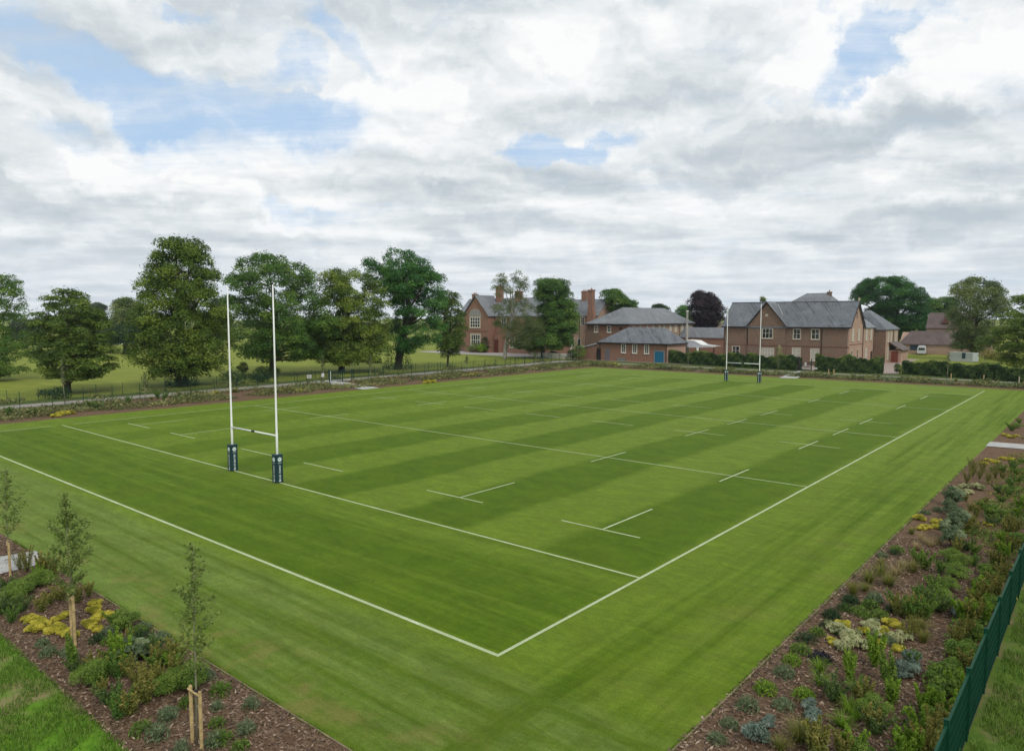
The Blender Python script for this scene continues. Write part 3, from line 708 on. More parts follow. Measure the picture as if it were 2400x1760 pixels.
def window(parent, face, plane, a, z0, w, h, cols=2, rows=2, surround=.16, sur_mat=None, bar=.07, glass=None, fr_mat=None):
    """face 'y': front looking to -y at y=plane; face 'x': side looking to +x at x=plane; a = centre along the wall"""
    B = (lambda m, u0, u1, d0, d1, q0, q1: m.box(a+u0, a+u1, plane-d1, plane-d0, q0, q1)) if face == 'y' else (lambda m, u0, u1, d0, d1, q0, q1: m.box(plane+d0, plane+d1, a+u0, a+u1, q0, q1))
    s = surround; m = MB(); hw = w/2
    if s:
        B(m, -hw-s, -hw, .0, .09, z0-.05, z0+h+s); B(m, hw, hw+s, .0, .09, z0-.05, z0+h+s); B(m, -hw, hw, .0, .09, z0+h, z0+h+s)
        B(m, -hw-s-.06, hw+s+.06, .0, .16, z0-.2, z0-.05)
        root = m.build('window', sur_mat or M_stone, parent); m = MB()
    B(m, -hw, -hw+bar, .0, .055, z0-.05, z0+h); B(m, hw-bar, hw, .0, .055, z0-.05, z0+h); B(m, -hw+bar, hw-bar, .0, .055, z0+h-bar, z0+h); B(m, -hw+bar, hw-bar, .0, .055, z0-.05, z0+bar)
    for i in range(1, cols): u = -hw+w*i/cols; B(m, u-bar*.5, u+bar*.5, .0, .05, z0+bar, z0+h-bar)
    for j in range(1, rows):
        q = z0+h*j/rows
        for i in range(cols):
            u0 = -hw+w*i/cols+(bar if i == 0 else bar*.5); u1 = -hw+w*(i+1)/cols-(bar if i == cols-1 else bar*.5)
            B(m, u0, u1, .0, .045, q-bar*.4, q+bar*.4)
    if s: m.build('frame', fr_mat or M_frame, root)
    else: root = m.build('window', fr_mat or M_frame, parent)
    g = MB(); B(g, -hw+bar*.5, hw-bar*.5, .0, .02, z0+bar*.3, z0+h-bar*.5); g.build('pane', glass or M_glass, root)
    return root
def pipe(parent, face, plane, a, z0, z1):
    m = MB()
    if face == 'y': m.tube([(a, plane-.1, z0), (a, plane-.1, z1)], .07, 8).box(a-.14, a+.14, plane-.2, plane-.02, z1-.3, z1)
    else: m.tube([(plane+.1, a, z0), (plane+.1, a, z1)], .07, 8).box(plane+.02, plane+.2, a-.14, a+.14, z1-.3, z1)
    m.build('downpipe', M_trim, parent)
def chimney(parent, x, y, w, d, z0, z1, mat, pots=2, cap=True):
    m = MB().box(x-w/2, x+w/2, y-d/2, y+d/2, z0, z1-.35).box(x-w/2-.1, x+w/2+.1, y-d/2-.1, y+d/2+.1, z1-.35, z1)
    c = m.build('chimney', mat, parent)
    for i in range(pots):
        px = x + (i-(pots-1)/2)*w*.45; MB().tube([(px, y, z1), (px, y, z1+.45), (px, y, z1+.5)], [.2, .16, .19], 10).build('chimney_pot', M_pot, c)
def bld(label, name='brick_building', cat='building'):
    return empty(name, (0, 0, 0), 0, label, cat)

# ---- main school range on the right
b = bld('long two-storey weathered brick school with blue slate roof and one central gable', 'school_building')
X0, X1, Y0, Y1, ZE, ZR = -60.6, -31.05, 146.0, 157.2, 9.15, 14.9
walls('wall', BR_main, b, X0, X1-.35, Y0, Y1, ZE, 'x', ZR-.15)
m = MB().prism([(Y0, -.2), (Y1, -.2), (Y1, ZE), ((Y0+Y1)/2, ZR-.15), (Y0, ZE)], 'x', X1-.35, X1); m.build('end_wall', BR_side, b)  # end wall in the paler brick, its sunlight is in the colour
m = MB().prism([(-54.3, -.2), (-45.25, -.2), (-45.25, ZE), (-49.8, 14.55), (-54.3, ZE)], 'y', Y0-.32, Y0+1.0); m.build('gable_wall', BR_main, b)
rf = gable_roof('roof', SL_blue, b, X0, X1, Y0, Y1, ZE, ZR, 'x', over=.45)
# cross gable roof running back into the main slope
m = MB(); yb = (Y0+Y1)/2; z0 = ZE-.25; up = [(-54.65, Y0-.62, z0), (-49.8, Y0-.62, 14.82), (-44.9, Y0-.62, z0), (-54.65, Y0+.5, z0), (-49.8, yb, 14.82), (-44.9, Y0+.5, z0)]
up2 = [(x, y, z+.20) for x, y, z in up]
m.add(up+up2, [(6, 7, 10, 9), (7, 8, 11, 10), (0, 3, 4, 1), (1, 4, 5, 2), (0, 1, 7, 6), (1, 2, 8, 7), (0, 6, 9, 3), (2, 5, 11, 8)]); m.build('gable_roof', SL_grey, b)
MB().tube([(-44.85, Y0+.35, ZE+.12), (-49.2, yb-.6, 14.5)], .11, 6).build('valley_flashing', M_lead, b)
MB().box(X0-.4, X1+.4, (Y0+Y1)/2-.14, (Y0+Y1)/2+.14, ZR-.04, ZR+.12).build('ridge', SL_grey, b)
MB().box(X0-.4, -54.75, Y0-.62, Y0-.44, ZE-.42, ZE-.18).box(-44.8, X1+.35, Y0-.62, Y0-.44, ZE-.42, ZE-.18).build('gutter', M_trim, b)
MB().prism([(Y0-.5, ZE-.52), (Y0-.5, ZE-.22), ((Y0+Y1)/2, ZR-.02), (Y1+.5, ZE-.22), (Y1+.5, ZE-.52), ((Y0+Y1)/2, ZR-.35)], 'x', X1+.40, X1+.52).build('bargeboard', M_trim, b)
MB().prism([(-54.85, ZE-.42), (-54.7, ZE-.12), (-49.8, 15.0), (-44.85, ZE-.12), (-44.7, ZE-.42), (-49.8, 14.62)], 'y', Y0-.76, Y0-.64).build('bargeboard', M_trim, b)
MB().box(X0, -54.32, Y0-.05, Y0-.01, 4.35, 4.55).box(-54.3, -45.25, Y0-.38, Y0-.33, 4.35, 4.55).box(-45.2, X1, Y0-.05, Y0-.01, 4.35, 4.55).box(X1+.01, X1+.05, Y0, Y1, 4.9, 5.05).build('string_course', plain('dark_brick_course', (.15, .07, .05), .9), b)
MB().tube([(-49.8, Y0-.33, 11.7), (-49.8, Y0-.40, 11.7)], .36, 20).build('round_plaque', M_stone, b)
window(b, 'y', Y0-.32, -49.5, 6.2, 2.5, 2.35, 3, 2)
window(b, 'y', Y0, -42.65, 6.15, 1.6, 2.3); window(b, 'y', Y0, -38.45, 6.15, 1.7, 2.3)
window(b, 'y', Y0, -57.4, 1.9, 1.8, 2.15); window(b, 'y', Y0-.32, -49.3, 1.6, 2.9, 2.2, 4, 2, glass=M_blind)
window(b, 'y', Y0, -42.65, 1.6, 1.8, 2.4, glass=M_blind); window(b, 'y', Y0, -38.45, 1.2, 1.8, 2.7, glass=M_blind)
for yy in (148.6, 153.6): window(b, 'x', X1, yy, 5.9, 1.5, 2.6, 2, 2, surround=.2, glass=M_blind)
MB().box(X1, X1+.03, 151.3, 151.8, 11, 12.4).build('gable_slit', M_trim, b)
for yy in (148.3, 153): window(b, 'x', X1, yy, 1.6, 1.1, 2.1, 1, 2, surround=.2)
pipe(b, 'y', Y0, -60.5, 0, 9); pipe(b, 'y', Y0, -54.5, 4.6, 9); pipe(b, 'y', Y0, -37.0, 0, 9); pipe(b, 'x', X1, 157.0, 0, 9)
MB().tube([(-44.9, 141, 0), (-44.9, 141, 4.0), (-44.9, 141, 4.5), (-44.9, 141, 4.85)], [.62, .62, .45, .1], 14).build('ivy_pillar', plain('mossy_stone', (.16, .15, .075), .9, .35, 2), b)
MB().prism([((Y0+Y1)/2-.2, ZR+.1), ((Y0+Y1)/2+.2, ZR+.1), ((Y0+Y1)/2+.12, ZR+.8), ((Y0+Y1)/2-.12, ZR+.8)], 'x', X1+.15, X1+.5).build('gable_finial', M_stone, b)
# rear wing of the same school, two steps
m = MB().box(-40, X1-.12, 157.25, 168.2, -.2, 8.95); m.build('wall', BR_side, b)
gable_roof('roof', SL_pale, b, -42, X1-.12, 157.3, 168.2, 8.95, 12.9, 'y', hip1=0, over=.3)
for yy in (160.6, 164.8): window(b, 'x', X1-.12, yy, 5.8, 1.4, 2.4, 2, 2, surround=.2, glass=M_blind)
window(b, 'x', X1-.12, 160.6, .9, 1.6, 2.8, 2, 2, surround=.2, glass=M_blind); pipe(b, 'x', X1-.12, 167.2, 0, 8.7)
MB().box(X1-.12, X1-.06, 165.0, 166.6, 0, 2.9).build('door', plain('dark_door', (.05, .03, .025), .5), b)
b = bld('taller brick rear block with slate hipped roof behind the right end of the school')
MB().box(-40, -28.6, 168.2, 181.0, -.2, 8.4).build('wall', BR_side, b)
MB().box(-33, -28.58, 168.12, 168.2, -.2, 8.35).build('shaded_front_wall', BR_main, b)  # darker brick face, the front's shade is put into the colour
gable_roof('roof', SL_blue, b, -40, -28.6, 168.2, 181.0, 8.4, 13.0, 'y', hip0=4.5, hip1=4.5, over=.3)
for yy in (170.3, 173.4, 178.3): window(b, 'x', -28.6, yy, 5.2, 1.2, 2.4, 1, 2, surround=.2, glass=M_blind)
pipe(b, 'x', -28.6, 175.5, 0, 8.2)
window(b, 'x', -28.6, 170.6, .8, 1.3, 3.0, 1, 3, surround=.15, glass=M_blind)
b = bld('small lean-to porch with a brown-red door against the rear block of the school', 'porch')
MB().box(-28.55, -25.9, 171.8, 179.5, -.1, 3.0).build('wall', BR_side, b)
MB().prism([(-28.55, 5.1), (-25.4, 3.1), (-25.4, 2.9), (-28.55, 4.85)], 'y', 171.4, 179.9).build('roof', SL_brown, b)
MB().box(-28.0, -26.5, 171.72, 171.79, 0, 2.8).build('door', plain('red_brown_door', (.17, .05, .035), .5), b)
# hipped roofs peeking over the school ridge
b = bld('large grey hipped slate roof of a hall rising behind the school ridge')
MB().box(-66, -49, 196, 212, -.2, 13.4).build('wall', BR_main, b)
gable_roof('roof', SL_grey, b, -66, -49, 196, 212, 13.4, 18.6, 'x', hip0=7, hip1=4.5, over=.4)
chimney(b, -52.6, 203.5, 1.1, 1.1, 17.2, 18.9, BR_main, 1)

# ---- low single-storey block
b = bld('low red brick block with hipped slate roof, three sash windows and a blue door')
x0, x1, y0, y1 = -89.1, -69.3, 133.0, 142.6
walls('wall', BR_red, b, x0, x1-.3, y0, y1, 4.95); MB().box(x1-.3, x1, y0, y1, -.2, 4.95).build('end_wall', BR_side, b)  # sunny end wall, lit by its paler brick colour
gable_roof('roof', SL_blue, b, x0, x1, y0, y1, 4.95, 8.55, 'x', hip0=6.2, hip1=3.6, over=.45)
MB().box(x0-.4, x1+.4, y0-.66, y0-.47, 4.45, 4.68).box(x1+.47, x1+.62, y0-.4, y1+.4, 4.45, 4.68).build('gutter', M_trim, b)
for a in (-81.8, -78.5, -75.1): window(b, 'y', y0, a, 2.2, 1.15, 2.15, 2, 4, surround=.12, sur_mat=M_frame, bar=.09)
dr = MB().box(-72.75, -70.35, y0-.06, y0, .05, 2.75).build('door', plain('blue_door', (.012, .13, .22), .5, .08), b)
MB().box(-73.05, -72.78, y0-.1, y0, .05, 2.98).box(-70.32, -70.05, y0-.1, y0, .05, 2.98).box(-72.78, -70.32, y0-.1, y0, 2.78, 2.98).build('door_frame', plain('grey_frame', (.22, .22, .23), .6), dr)
MB().box(-87.4, -85.9, y0-.06, y0, .05, 3.1).build('door', plain('grey_door', (.14, .13, .14), .6), b)
MB().box(-89.7, -88.7, y0-.5, y0-.02, 0, 3.0).build('dark_doorway', M_trim, b)
MB().box(-83.5, -81.2, y0-.3, y0-.02, 0, .8).build('utility_box', plain('grey_box', (.17, .18, .16), .7), b)
pipe(b, 'y', y0, -69.6, 0, 4.5); pipe(b, 'y', y0, -89.0, 0, 4.5)
MB().box(-96.5, -89.75, 132.7, 133.5, -.1, 3.3).build('link_wall', BR_red, b)
MB().prism([(-97, 3.35), (-93.5, 3.5), (-89.6, 4.5), (-89.6, 4.25), (-93.5, 3.3), (-97, 3.2)], 'y', 132.3, 136).build('canopy', M_lead, b)
# ---- two-storey hipped block behind it
b = bld('two-storey hipped slate block with long buff side wall, behind the low block')
x0, x1, y0, y1 = -102.6, -88.5, 147.0, 186.0
walls('wall', BR_red, b, x0, x1-.4, y0, y1, 9.5)
MB().box(x1-.4, x1, y0, 160, -.2, 9.5).build('side_wall', BR_side, b); MB().box(x1-.4, x1, 160, y1, -.2, 9.5).build('side_wall', BR_buff, b)  # near stretch of side wall has sunlight put into its brick colour
MB().box(x0+.02, -98.4, y0-.04, y0, 0, 9.3).build('patched_wall', BR_main, b)
gable_roof('roof', SL_grey, b, x0, x1, y0, y1, 9.6, 14.05, 'y', hip0=8.5, hip1=6.5, over=.5)
MB().box(x0-.4, x1+.4, y0-.75, y0-.52, 9.0, 9.28).box(x1+.52, x1+.7, y0-.4, y1+.4, 9.0, 9.28).build('gutter', M_trim, b)
for a in (-99.4, -95.1): window(b, 'y', y0, a, 7.0, 1.1, 1.75, 2, 2, surround=.12, sur_mat=M_frame, bar=.1)
MB().box(-91.7, -90.9, y0-.05, y0, 7.8, 8.4).build('vent', M_trim, b)
for a in (149.2, 152.8, 156.7, 160.3): window(b, 'x', x1, a, 8.1, .9, .9, 1, 1, surround=.15, glass=M_blind)
for a in (163.9, 166.8): window(b, 'x', x1, a, 7.6, .9, 1.3, 1, 1, surround=.15, glass=M_blind)
for a in (170.7, 174.1, 178.4, 183.4): window(b, 'x', x1, a, 6.9, 1.2, 2.0, 1, 1, surround=.15, glass=M_blind)
pipe(b, 'x', x1, 176.4, 5, 9.2)
fl = empty('flue', (-71.7, 148, 0), 0, 'tall pale metal flue rising behind the low block', 'flue')
MB().tube([(0, 0, 0), (0, 0, 9.2)], .36, 14).build('lower_pipe', plain('weathered_steel', (.27, .25, .22), .6, .2), fl, smooth=True)
MB().tube([(0, 0, 9.2), (0, 0, 12.7), (0, 0, 12.71), (0, 0, 12.95)], [.27, .27, .33, .33], 14).build('upper_pipe', M_white, fl, smooth=True)
cn = empty('canopy', (-71, 148, 0), 0, 'white curved canopy on posts between the flue and the school', 'canopy')
pts = [(0, 5.35), (2.2, 5.2), (4.2, 4.2), (7.8, 3.85), (7.8, 3.7), (4.2, 4.0), (2.2, 4.95), (0, 5.1)]
MB().prism(pts, 'y', -1.5, 2.5).build('roof_sheet', M_white, cn); MB().prism([(0.2, 3.3), (7.8, 3.62), (7.8, 3.7), (4.2, 3.98), (2.2, 4.9), (.2, 5.0)], 'y', -1.42, -1.3).build('fascia', plain('pale_fascia', (.55, .58, .62), .5), cn)
for xx in (.3, 3.4, 7.4): MB().box(xx-.1, xx+.1, -1.2, -1.0, 0, 3.6).build('canopy_post', M_trim, cn)
MB().box(2.9, 3.5, -1.7, -1.5, 1.2, 3.4).build('white_panel', M_white, cn)
b = bld('low brick link building with grey slate roof between the hipped block and the school')
MB().box(-88.2, -72.6, 176, 184, -.2, 5.3).build('wall', BR_red, b); gable_roof('roof', SL_grey, b, -88.2, -72.6, 176, 184, 5.3, 8.1, 'x', hip1=3.4, over=.3)
b = bld('small buff brick gable peeping left of the school roof')
walls('wall', BR_buff, b, -83, -74, 189, 197, 7.2, 'y', 10.7); gable_roof('roof', SL_grey, b, -83, -74, 189.3, 197, 7.3, 10.85, 'y', over=.15)

# ---- old hall on the left
b = bld('old red brick hall with steep gable and tall chimneys, half hidden behind the birch', 'old_hall')
MB().prism([(146, -.2), (157.5, -.2), (157.5, 11.8), (151.75, 17.3), (146, 11.8)], 'x', -153.5, -116).build('wall', BR_red, b)
MB().prism([(-148.0, -.2), (-137.4, -.2), (-137.4, 11.8), (-142.8, 17.75), (-148.0, 11.8)], 'y', 143, 148).build('gable_wall', BR_red, b)
gable_roof('roof', SL_pale, b, -153.5, -116, 146, 157.5, 11.8, 17.4, 'x', over=.35)
m = MB(); up = [(-148.5, 142.5, 11.4), (-142.8, 142.5, 18.05), (-136.9, 142.5, 11.4), (-148.5, 147, 11.4), (-142.8, 152, 18.05), (-136.9, 147, 11.4)]; up2 = [(x, y, z+.2) for x, y, z in up]
m.add(up+up2, [(6, 7, 10, 9), (7, 8, 11, 10), (0, 3, 4, 1), (1, 4, 5, 2), (0, 1, 7, 6), (1, 2, 8, 7), (0, 6, 9, 3), (2, 5, 11, 8)]); m.build('gable_roof', SL_grey, b)
window(b, 'y', 143, -143.1, 7.9, 4.2, 3.3, 4, 3, surround=.35, bar=.16); window(b, 'y', 143, -142.9, 2.2, 3.9, 3.5, 4, 2, surround=.35, bar=.16)
MB().prism([(-145.9, 11.6), (-140.2, 11.6), (-141.2, 13.4), (-143.0, 14.0), (-144.9, 13.4)], 'y', 142.86, 143).build('stone_tympanum', plain('grey_stone', (.26, .25, .24), .9), b)
MB().box(-148, -137.4, 142.94, 143, 6.6, 6.85).build('string_course', plain('dark_brick_course', (.15, .07, .05), .9), b)
window(b, 'y', 146, -150.7, 8.2, 1.6, 2.8, 2, 2, surround=.25); window(b, 'y', 146, -133.5, 8.2, 1.8, 2.8, 2, 2, surround=.25); window(b, 'y', 146, -130, 1.8, 1.8, 2.8, 2, 2, surround=.25)
ar = MB().box(-137.1, -134.3, 145.0, 146, -.1, 5.6); ar.build('porch', BR_red, b); MB().box(-136.6, -134.9, 144.93, 145, 0, 4.2).build('door', plain('dark_red_door', (.11, .03, .02), .6), b)
chimney(b, -139.6, 151.0, 2.2, 1.5, 15.5, 21.3, BR_red, 2); chimney(b, -150.0, 150.5, 1.7, 1.3, 15.5, 18.9, BR_red, 2); chimney(b, -131.5, 151, 2.2, 1.4, 15.5, 19.5, BR_red, 2)
b = bld('right wing of the old hall with blue slate roof and two brick chimney stacks')
MB().prism([(175, -.2), (187, -.2), (187, 11.9), (181, 17.2), (175, 11.9)], 'x', -136, -117.4).build('wall', BR_side, b)
gable_roof('roof', SL_grey, b, -136, -117.4, 175, 187, 11.9, 17.35, 'x', over=.3)
m = MB().prism([(-120.95, 0), (-117.7, 0), (-117.9, 10.5), (-118.7, 14.5), (-118.7, 19.8), (-120.4, 19.8), (-120.4, 14.5), (-120.9, 10.5)], 'y', 173.6, 175.2); c = m.build('chimney', BR_red, b)
MB().box(-120.55, -118.55, 173.45, 175.35, 19.8, 20.3).build('chimney_cap', BR_red, c); MB().tube([(-119.5, 174.4, 20.3), (-119.5, 174.4, 20.85)], [.3, .22], 10).build('chimney_pot', M_pot, c)
chimney(b, -126.7, 181, 1.8, 1.6, 16.5, 20.2, BR_red, 2)
window(b, 'y', 175, -123.4, 8.5, 1.3, 2.6, 2, 3, surround=.25); window(b, 'y', 175, -127, 8.5, 1.3, 2.6, 2, 3, surround=.25)
for a in (-130, -127.4, -124.8): window(b, 'y', 175, a, .9, 1.3, 3.0, 1, 2, surround=.3)
pipe(b, 'y', 175, -122, 0, 11.5); pipe(b, 'y', 175, -124.6, 0, 11.5)

# ---- houses on the right
b = bld('low brick outbuilding with a long brown tiled roof behind the white caravan')
MB().prism([(221, -.2), (229, -.2), (229, 3.1), (225, 6.6), (221, 3.1)], 'x', -36.6, -13).build('wall', BR_side, b)
gable_roof('roof', SL_brown, b, -36.6, -13, 221, 229, 3.2, 7.0, 'x', hip0=2.6, over=.3)
MB().box(-33.6, -30.2, 220.93, 221, 1.2, 2.7).build('window', plain('dark_blue_window', (.03, .05, .08), .3), b)
b = bld('brick house with a steep brown tiled roof and dormer behind the long outbuilding', 'brick_house')
MB().prism([(233, -.2), (242, -.2), (242, 8.0), (237.5, 12.2), (233, 8.0)], 'x', -31.5, -19).build('wall', BR_side, b)
gable_roof('roof', SL_brown, b, -31.5, -19, 233, 242, 8.0, 12.6, 'x', over=.3)
MB().prism([(-27.6, 9.3), (-25.6, 9.3), (-26.6, 11.4)], 'y', 233.6, 236.5).build('dormer', plain('dormer_tile', (.14, .06, .045), .8), b)
chimney(b, -31.6, 237.5, .9, .9, 8, 11.9, M_frame, 1)
b = bld('white rendered house with brown roof seen far off between two trees on the left', 'far_house')
v = at_dist(252, 770, 300)
MB().box(v[0]-8, v[0]+7, v[1]-4, v[1]+4, -.2, 5.6).build('wall', M_white, b); gable_roof('roof', SL_brown, b, v[0]-8, v[0]+7, v[1]-4, v[1]+4, 5.6, 9.0, 'x', over=.4)
# ---- caravan, container, vehicles
cv = empty('caravan', (-29.8, 217.6, 0), R(10), 'white rounded touring caravan parked before the brown-roofed outbuilding', 'caravan')
sh = [(-1.15, .45), (1.15, .45), (1.2, 1.2), (1.1, 2.2), (.8, 2.7), (-.8, 2.7), (-1.1, 2.2), (-1.2, 1.2)]
MB().prism(sh, 'y', -2.4, 2.4).build('body', plain('caravan_paint', (.55, .57, .60), .4), cv, bevel=.08); MB().box(-.8, .8, -2.47, -2.41, 1.5, 2.1).build('window', M_glass, cv)
for s in (-1.2, 1.2): MB().tube([(s-.1, 0, .33), (s+.1, 0, .33)], .33, 16).build('wheel', M_trim, cv)
MB().tube([(0, -2.4, .5), (0, -3.4, .5)], .06, 8).build('tow_bar', M_trim, cv)
ct = empty('storage_container', (-15.6, 188, 0), R(-25), 'pale grey-green container with a dark door behind the right hedge', 'container')
MB().box(-2.2, 4, -1.2, 1.2, .1, 2.3).build('body', plain('pale_green_steel', (.42, .46, .45), .6), ct); MB().box(1.3, 2.2, -1.26, -1.2, .2, 2.3).build('door', plain('dark_blue_steel', (.03, .06, .08), .5), ct)
MB().box(-2.3, 4.1, -1.32, -1.22, 0, .75).build('skirt_panel', plain('pale_panel', (.5, .52, .52), .6), ct)
def car(name, label, loc, rz, col, L_=4.3, Wd=1.75, H_=1.5, van=False):
    r = empty(name, loc, rz, label, 'car')
    if van: prof = [(-2.3, .35), (2.3, .35), (2.3, 1.0), (1.9, 1.15), (1.4, 1.95), (-2.2, 2.0), (-2.3, 1.6)]
    else: prof = [(-2.1, .32), (2.1, .32), (2.14, .75), (1.95, .92), (1.05, 1.0), (.5, 1.42), (-.9, 1.47), (-1.7, 1.05), (-2.1, .95)]
    MB().prism(prof, 'y', -Wd/2, Wd/2).build('body', plain('car_paint_'+name, col, .25, .05, spec=.6), r, bevel=.05)
    if van: gl = [(1.35, 1.25), (1.75, 1.25), (1.38, 1.8), (1.1, 1.8)]
    else: gl = [(-1.5, 1.05), (.95, 1.03), (.48, 1.36), (-.85, 1.40)]
    MB().prism(gl, 'y', -Wd/2-.012, Wd/2+.012).build('side_glass', M_glass, r)
    for x in (-1.35, 1.35):
        for s in (-1, 1):
            w_ = MB().tube([(x, s*(Wd/2-.16), .33), (x, s*(Wd/2+.02), .33)], .33, 18).build('wheel', M_trim, r)
            MB().tube([(x, s*(Wd/2+.021), .33), (x, s*(Wd/2+.035), .33)], .19, 14).build('hub', M_lead, w_)
    for s in (-.6, .6): MB().box(2.1 if not van else 2.28, 2.17 if not van else 2.33, s-.18, s+.18, .62, .78).build('headlight', M_white, r)
car('parked_car', 'dark blue hatchback parked under the dense tree by the old hall drive', (-108.9, 139.6, 0), R(30), (.03, .06, .085))
sg = empty('banner_board', (-117, 158, 0), R(20), 'small cream board in a dark frame standing before the hall wing', 'sign')
MB().box(-1.3, 1.3, 0, .1, 1.2, 3.0).build('board', M_frame, sg); MB().box(-1.5, -1.31, -.02, .12, 0, 3.3).box(1.31, 1.5, -.02, .12, 0, 3.3).box(-1.3, 1.3, -.02, .12, 3.0, 3.3).build('frame', M_trim, sg)
# white picket-like panels by the drive
def panels(label, x0, y0, x1, y1, h, n):
    r = empty('white_railing', (x0, y0, 0), math.atan2(y1-y0, x1-x0), label, 'railing', 'white railings by the drive')
    Ld = math.hypot(x1-x0, y1-y0); m = MB().box(0, Ld, -.03, .03, h-.12, h).box(0, Ld, -.03, .03, .25, .35); m.build('rail', M_frame, r)
    p = MB()
    for i in range(n): a = Ld*i/(n-1); p.box(a-.045, a+.045, -.05, -.031, .05, h-.13)
    p.build('pickets', M_frame, r)
panels('low white railing beside the drive, directly below the dark blue car', -106.4, 131.0, -97.5, 129.2, 1.5, 50)
panels('short white railing beside the drive, left of the dense tree trunk', -110.2, 130.0, -107.0, 130.9, 1.5, 18)
# ================================================================== trees
tree('broadleaf_tree', 'olive-green tree cut by the left edge of the picture, leftmost of all', [(640,-45,5),(662,-60,42),(700,-80,56),(740,-90,55),(780,-100,72),(830,-110,88),(862,-110,76),(884,-90,40)], (-20, 892), mat=F_green, nb=190, seed=3, leaf=.34, tb=(.1,.9), br=(.8,1.6))
tree('broadleaf_tree', 'broad low dull-green tree with layered boughs, second from the left', [(674,140,156),(690,122,194),(714,98,212),(745,78,242),(777,73,254),(808,72,264),(842,78,272),(868,94,266),(886,112,238)], (158, 920), mat=F_olive, nb=280, seed=4, leaf=.34, tb=(0,.75), br=(.8,1.5), flat=.5, trunk_r=.5)
tree('broadleaf_tree', 'tallest tree, yellow-green with drooping skirts and a dark ivy-covered base, left of the near posts', [(560,385,455),(575,365,486),(592,356,494),(612,340,496),(632,322,516),(655,330,520),(680,316,518),(710,322,522),(752,313,545),(799,305,541),(838,300,535),(862,330,525),(876,352,505)], (427, 904), mat=F_yolive, nb=420, seed=5, leaf=.38, tb=(.05,.85), br=(.8,1.7), gaps=.15, trunk_r=.9, ivy=(2.6, 4.6, 1500), droop=1.2, flat=.8)
tree('broadleaf_tree', 'wide green tree with a bare trunk standing directly behind the near rugby posts', [(598,585,662),(618,560,700),(640,535,730),(660,522,750),(690,518,765),(736,530,783),(767,536,800),(799,538,790),(830,555,765),(848,590,700)], (638, 878), mat=F_green, nb=340, seed=6, leaf=.38, tb=(.1,.9), br=(1.0,1.9), gaps=.4, trunk_r=.55)
tree('broadleaf_tree', 'rounded yellow-olive tree between the near posts and the path gate', [(632,775,822),(648,752,868),(668,740,895),(690,742,910),(720,748,918),(767,735,920),(799,720,924),(830,722,920),(850,735,900)], (800, 871), mat=F_yolive, nb=300, seed=7, leaf=.38, tb=(.1,1), br=(1.0,1.8), trunk_r=.6)
tree('broadleaf_tree', 'tall bright green tree with ivy at its foot, right of the yellow-olive tree', [(587,885,968),(604,862,985),(630,846,1022),(655,860,1045),(680,880,1056),(720,905,1062),(767,912,1052),(799,915,1035),(826,922,1000)], (933, 865), mat=F_fresh, nb=290, seed=8, leaf=.38, tb=(.1,.95), br=(.9,1.9), gaps=.5, trunk_r=.75, ivy=(3.2, 5.0, 1300))
tree('broadleaf_tree', 'smaller dark-olive tree with a thin bare stem, just left of the old hall gable', [(682,1042,1070),(700,1034,1080),(720,1028,1088),(767,1026,1097),(799,1020,1098),(825,1024,1084),(838,1035,1070)], (1049, 859), mat=F_olive, nb=150, seed=9, leaf=.34, tb=(0,.6), br=(.8,1.4), trunk_r=.22)
tree('birch_tree', 'wispy olive birch with a pale forked white trunk in front of the old hall', [(633,1188,1220),(645,1165,1238),(665,1152,1243),(690,1153,1250),(718,1152,1266),(745,1153,1280),(768,1156,1282),(790,1172,1268),(808,1190,1255)], (1183, 841), mat=F_birch, bark=M_birch, nb=230, seed=10, leaf=.30, per=40, tb=(0,.9), br=(.8,1.5), gaps=.9, trunk_r=.5, limbs=16, droop=1.5)
tree('broadleaf_tree', 'dense dark green tree over the drive, between the birch and the hall chimneys', [(655,1262,1312),(668,1250,1336),(690,1250,1343),(724,1256,1357),(757,1250,1362),(780,1215,1360),(802,1196,1355),(818,1206,1330)], (1272, 838), mat=F_green, nb=300, seed=11, leaf=.42, tb=(.1,.85), br=(1.1,2.0), trunk_r=.6)
tree('broadleaf_tree', 'flat-topped green tree beyond the hall roof, right of the chimney stacks', [(680,1415,1450),(690,1408,1462),(702,1406,1482),(714,1410,1496),(730,1425,1503),(760,1430,1505)], (1450, 800), 245, mat=F_green, nb=150, seed=12, leaf=.5, per=26, br=(1.2,2.2), limbs=6)
tree('broadleaf_tree', 'dark little tree top showing above the hipped slate roof', [(714,1538,1552),(720,1530,1565),(740,1525,1572)], (1548, 800), 270, mat=F_dark, nb=40, seed=13, leaf=.5, per=26, br=(1.2,2.0), limbs=2)
tree('copper_beech_tree', 'dark purple copper beech between the two school blocks', [(684,1632,1642),(694,1622,1674),(706,1612,1686),(718,1611,1696),(735,1614,1696),(753,1616,1696),(775,1620,1690),(800,1630,1680)], (1660, 815), 235, mat=F_copper, nb=230, seed=14, leaf=.48, per=30, br=(1.2,2.2), limbs=6)
tree('broadleaf_tree', 'bluish green tree left of and behind the copper beech', [(718,1592,1610),(728,1584,1620),(745,1582,1624),(780,1590,1620)], (1603, 800), 262, mat=F_fresh, nb=70, seed=15, leaf=.5, per=26, br=(1.3,2.2), limbs=3)
tree('broadleaf_tree', 'sparse little treetop peeking over the school ridge beside the central gable', [(694,1783,1791),(702,1780,1796),(714,1781,1795)], (1788, 800), 240, mat=F_dull, nb=26, seed=16, leaf=.4, per=26, br=(.7,1.1), limbs=6, trunk_r=.2)
